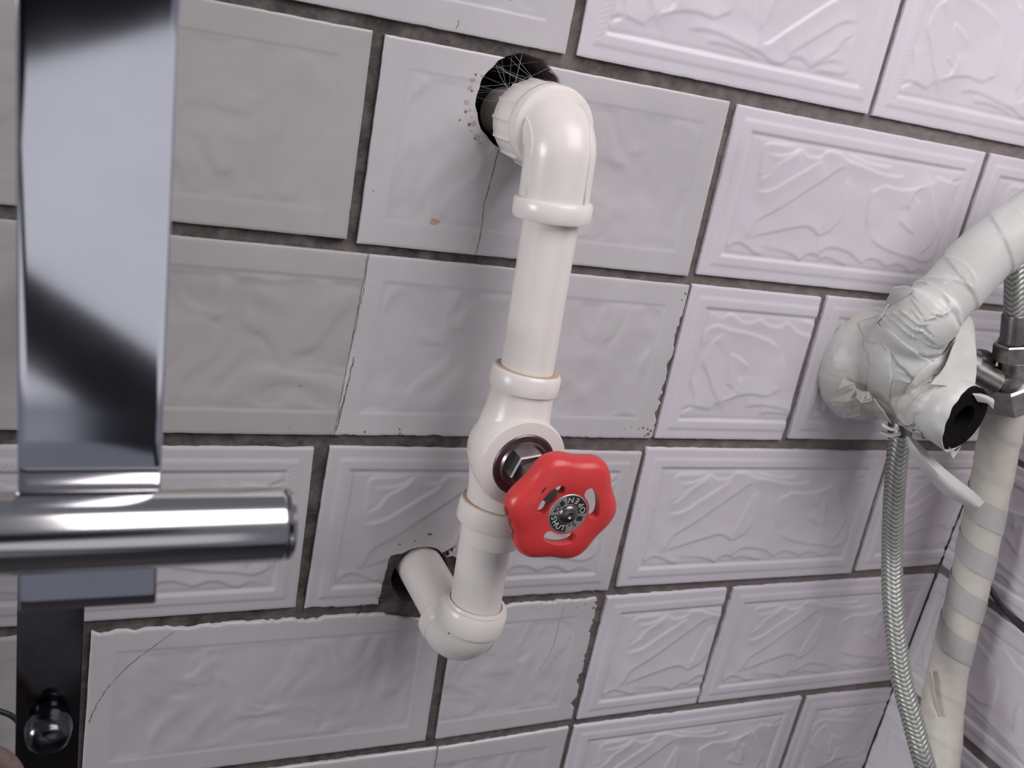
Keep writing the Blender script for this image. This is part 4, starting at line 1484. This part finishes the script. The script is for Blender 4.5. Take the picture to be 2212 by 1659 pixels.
# ------------------------------------------------------------------ chrome towel rack in the foreground, left
rack = empty('towel_rack', (0.0035, -0.20, 0.05))
tag(rack, 'out-of-focus chrome towel rack with flat upright strip and round cross bar at the left', 'towel rack')
YP = -0.200
plate_pts = []
xl = lambda z: -0.0160 + (z + 0.0) * -0.012
V = []
nz = 60
nx = 16
z_top, z_bot = 0.075, -0.1690
for j in range(nz + 1):
    z = z_top + (z_bot - z_top) * j / nz
    x0 = -0.0158 + 0.0025 * (-z) / 0.17
    x1 = 0.0187 + 0.0040 * (-z) / 0.17
    for i in range(nx + 1):
        u = i / nx
        x = x0 + (x1 - x0) * u
        yy = YP + 0.00003 * math.sin(u * math.pi)
        # the strip bends forward slightly where the bar crosses it
        yy -= 0.00018 * math.exp(-((z + 0.121) / 0.006) ** 2)
        V.append(Vector((x, yy, z)))
F = [(j * (nx + 1) + i, j * (nx + 1) + i + 1, (j + 1) * (nx + 1) + i + 1, (j + 1) * (nx + 1) + i) for j in range(nz) for i in range(nx)]
pl = make('upright_strip', V, F, M['chrome'])
sm = pl.modifiers.new('t', 'SOLIDIFY')
sm.thickness = 0.003
sm.offset = -1
bvm = pl.modifiers.new('b', 'BEVEL')
bvm.width = 0.0007
bvm.segments = 3
bvm.limit_method = 'ANGLE'
bvm.angle_limit = math.radians(50)
evaluated(pl)
recalc(pl)
pl.data.polygons.foreach_set('use_smooth', [True] * len(pl.data.polygons))
autosmooth(pl, 50)
child(pl, rack)
YT = YP - 0.0095
ta, tb = at(-260, 1162, YT), at(612, 1132, YT)
tdirv = (tb - ta).normalized()
L_ = (tb - ta).length
tube = part('cross_bar', lathe([(0.0102, 0.0), (0.0108, 0.0006), (0.0108, L_ - 0.0012), (0.0104, L_ - 0.0004), (0.0098, L_)], ta, tdirv, 72), 'chrome_tube', rack)
tube2 = part('end_cap', lathe([(0.0096, 0.0), (0.0104, 0.0002), (0.0106, 0.0010), (0.0100, 0.0020), (0.0090, 0.0024)], tb, tdirv, 72), 'chrome_tube', tube)
# lower strap, nearer the wall, and its round knob
YS = -0.095
V_, F_ = box(-0.0195, 0.0050, YS, YS + 0.003, -0.420, -0.2250, 0.0006)
st = part('lower_strap', (V_, F_), 'chrome_dark', rack)
V_, F_ = box(-0.0195, 0.0050, YP + 0.002, YS + 0.0029, -0.2290, -0.2260, 0.0005)
V_, F_ = box(-0.0120, -0.0020, YP + 0.0028, -0.001, -0.1300, -0.1200, 0.001)
part('wall_bracket', (V_, F_), 'chrome_dark', rack)
V_, F_ = box(-0.0120, -0.0020, YS + 0.0028, -0.001, -0.2600, -0.2500, 0.001)
part('wall_bracket', (V_, F_), 'chrome_dark', rack)
V_, F_ = box(-0.0160, 0.0010, YP + 0.0028, YS + 0.002, -0.2260, -0.2240, 0.0004)
kn = at(104, 1592, YS - 0.012)
kb = Vector((kn.x, YS, kn.z))
part('strap_knob', lathe([(0.0060, -0.001), (0.0065, 0.003), (0.0088, 0.0045), (0.0092, 0.007), (0.0086, 0.0085), (0.0088, 0.0100), (0.0080, 0.0135), (0.0055, 0.0160), (0.0010, 0.0170)], kb, (0, -1, 0.0), 40), 'chrome_black', rack)
# brown cord end at the lower left corner
cp = [at(-60, 1640, -0.11), at(-10, 1625, -0.115), at(25, 1640, -0.12), at(20, 1720, -0.12)]
o = make('brown_cord', *sweep(spline([at(-80, 1600, -0.118), at(-30, 1625, -0.12), at(18, 1655, -0.12), at(50, 1720, -0.12)], 8), 0.0042, 20), M['brown'])
tag(o, 'blurred brown cord curling in the lower left corner beside the chrome strap', 'cord')
o = make('black_cable', *sweep(spline([at(-60, 1515, -0.02), at(-10, 1533, -0.02), at(30, 1550, -0.02), at(60, 1590, -0.02)], 8), 0.0014, 14), M['cable'])
tag(o, 'thin black cord passing behind the dark chrome strap at the left edge', 'cord')
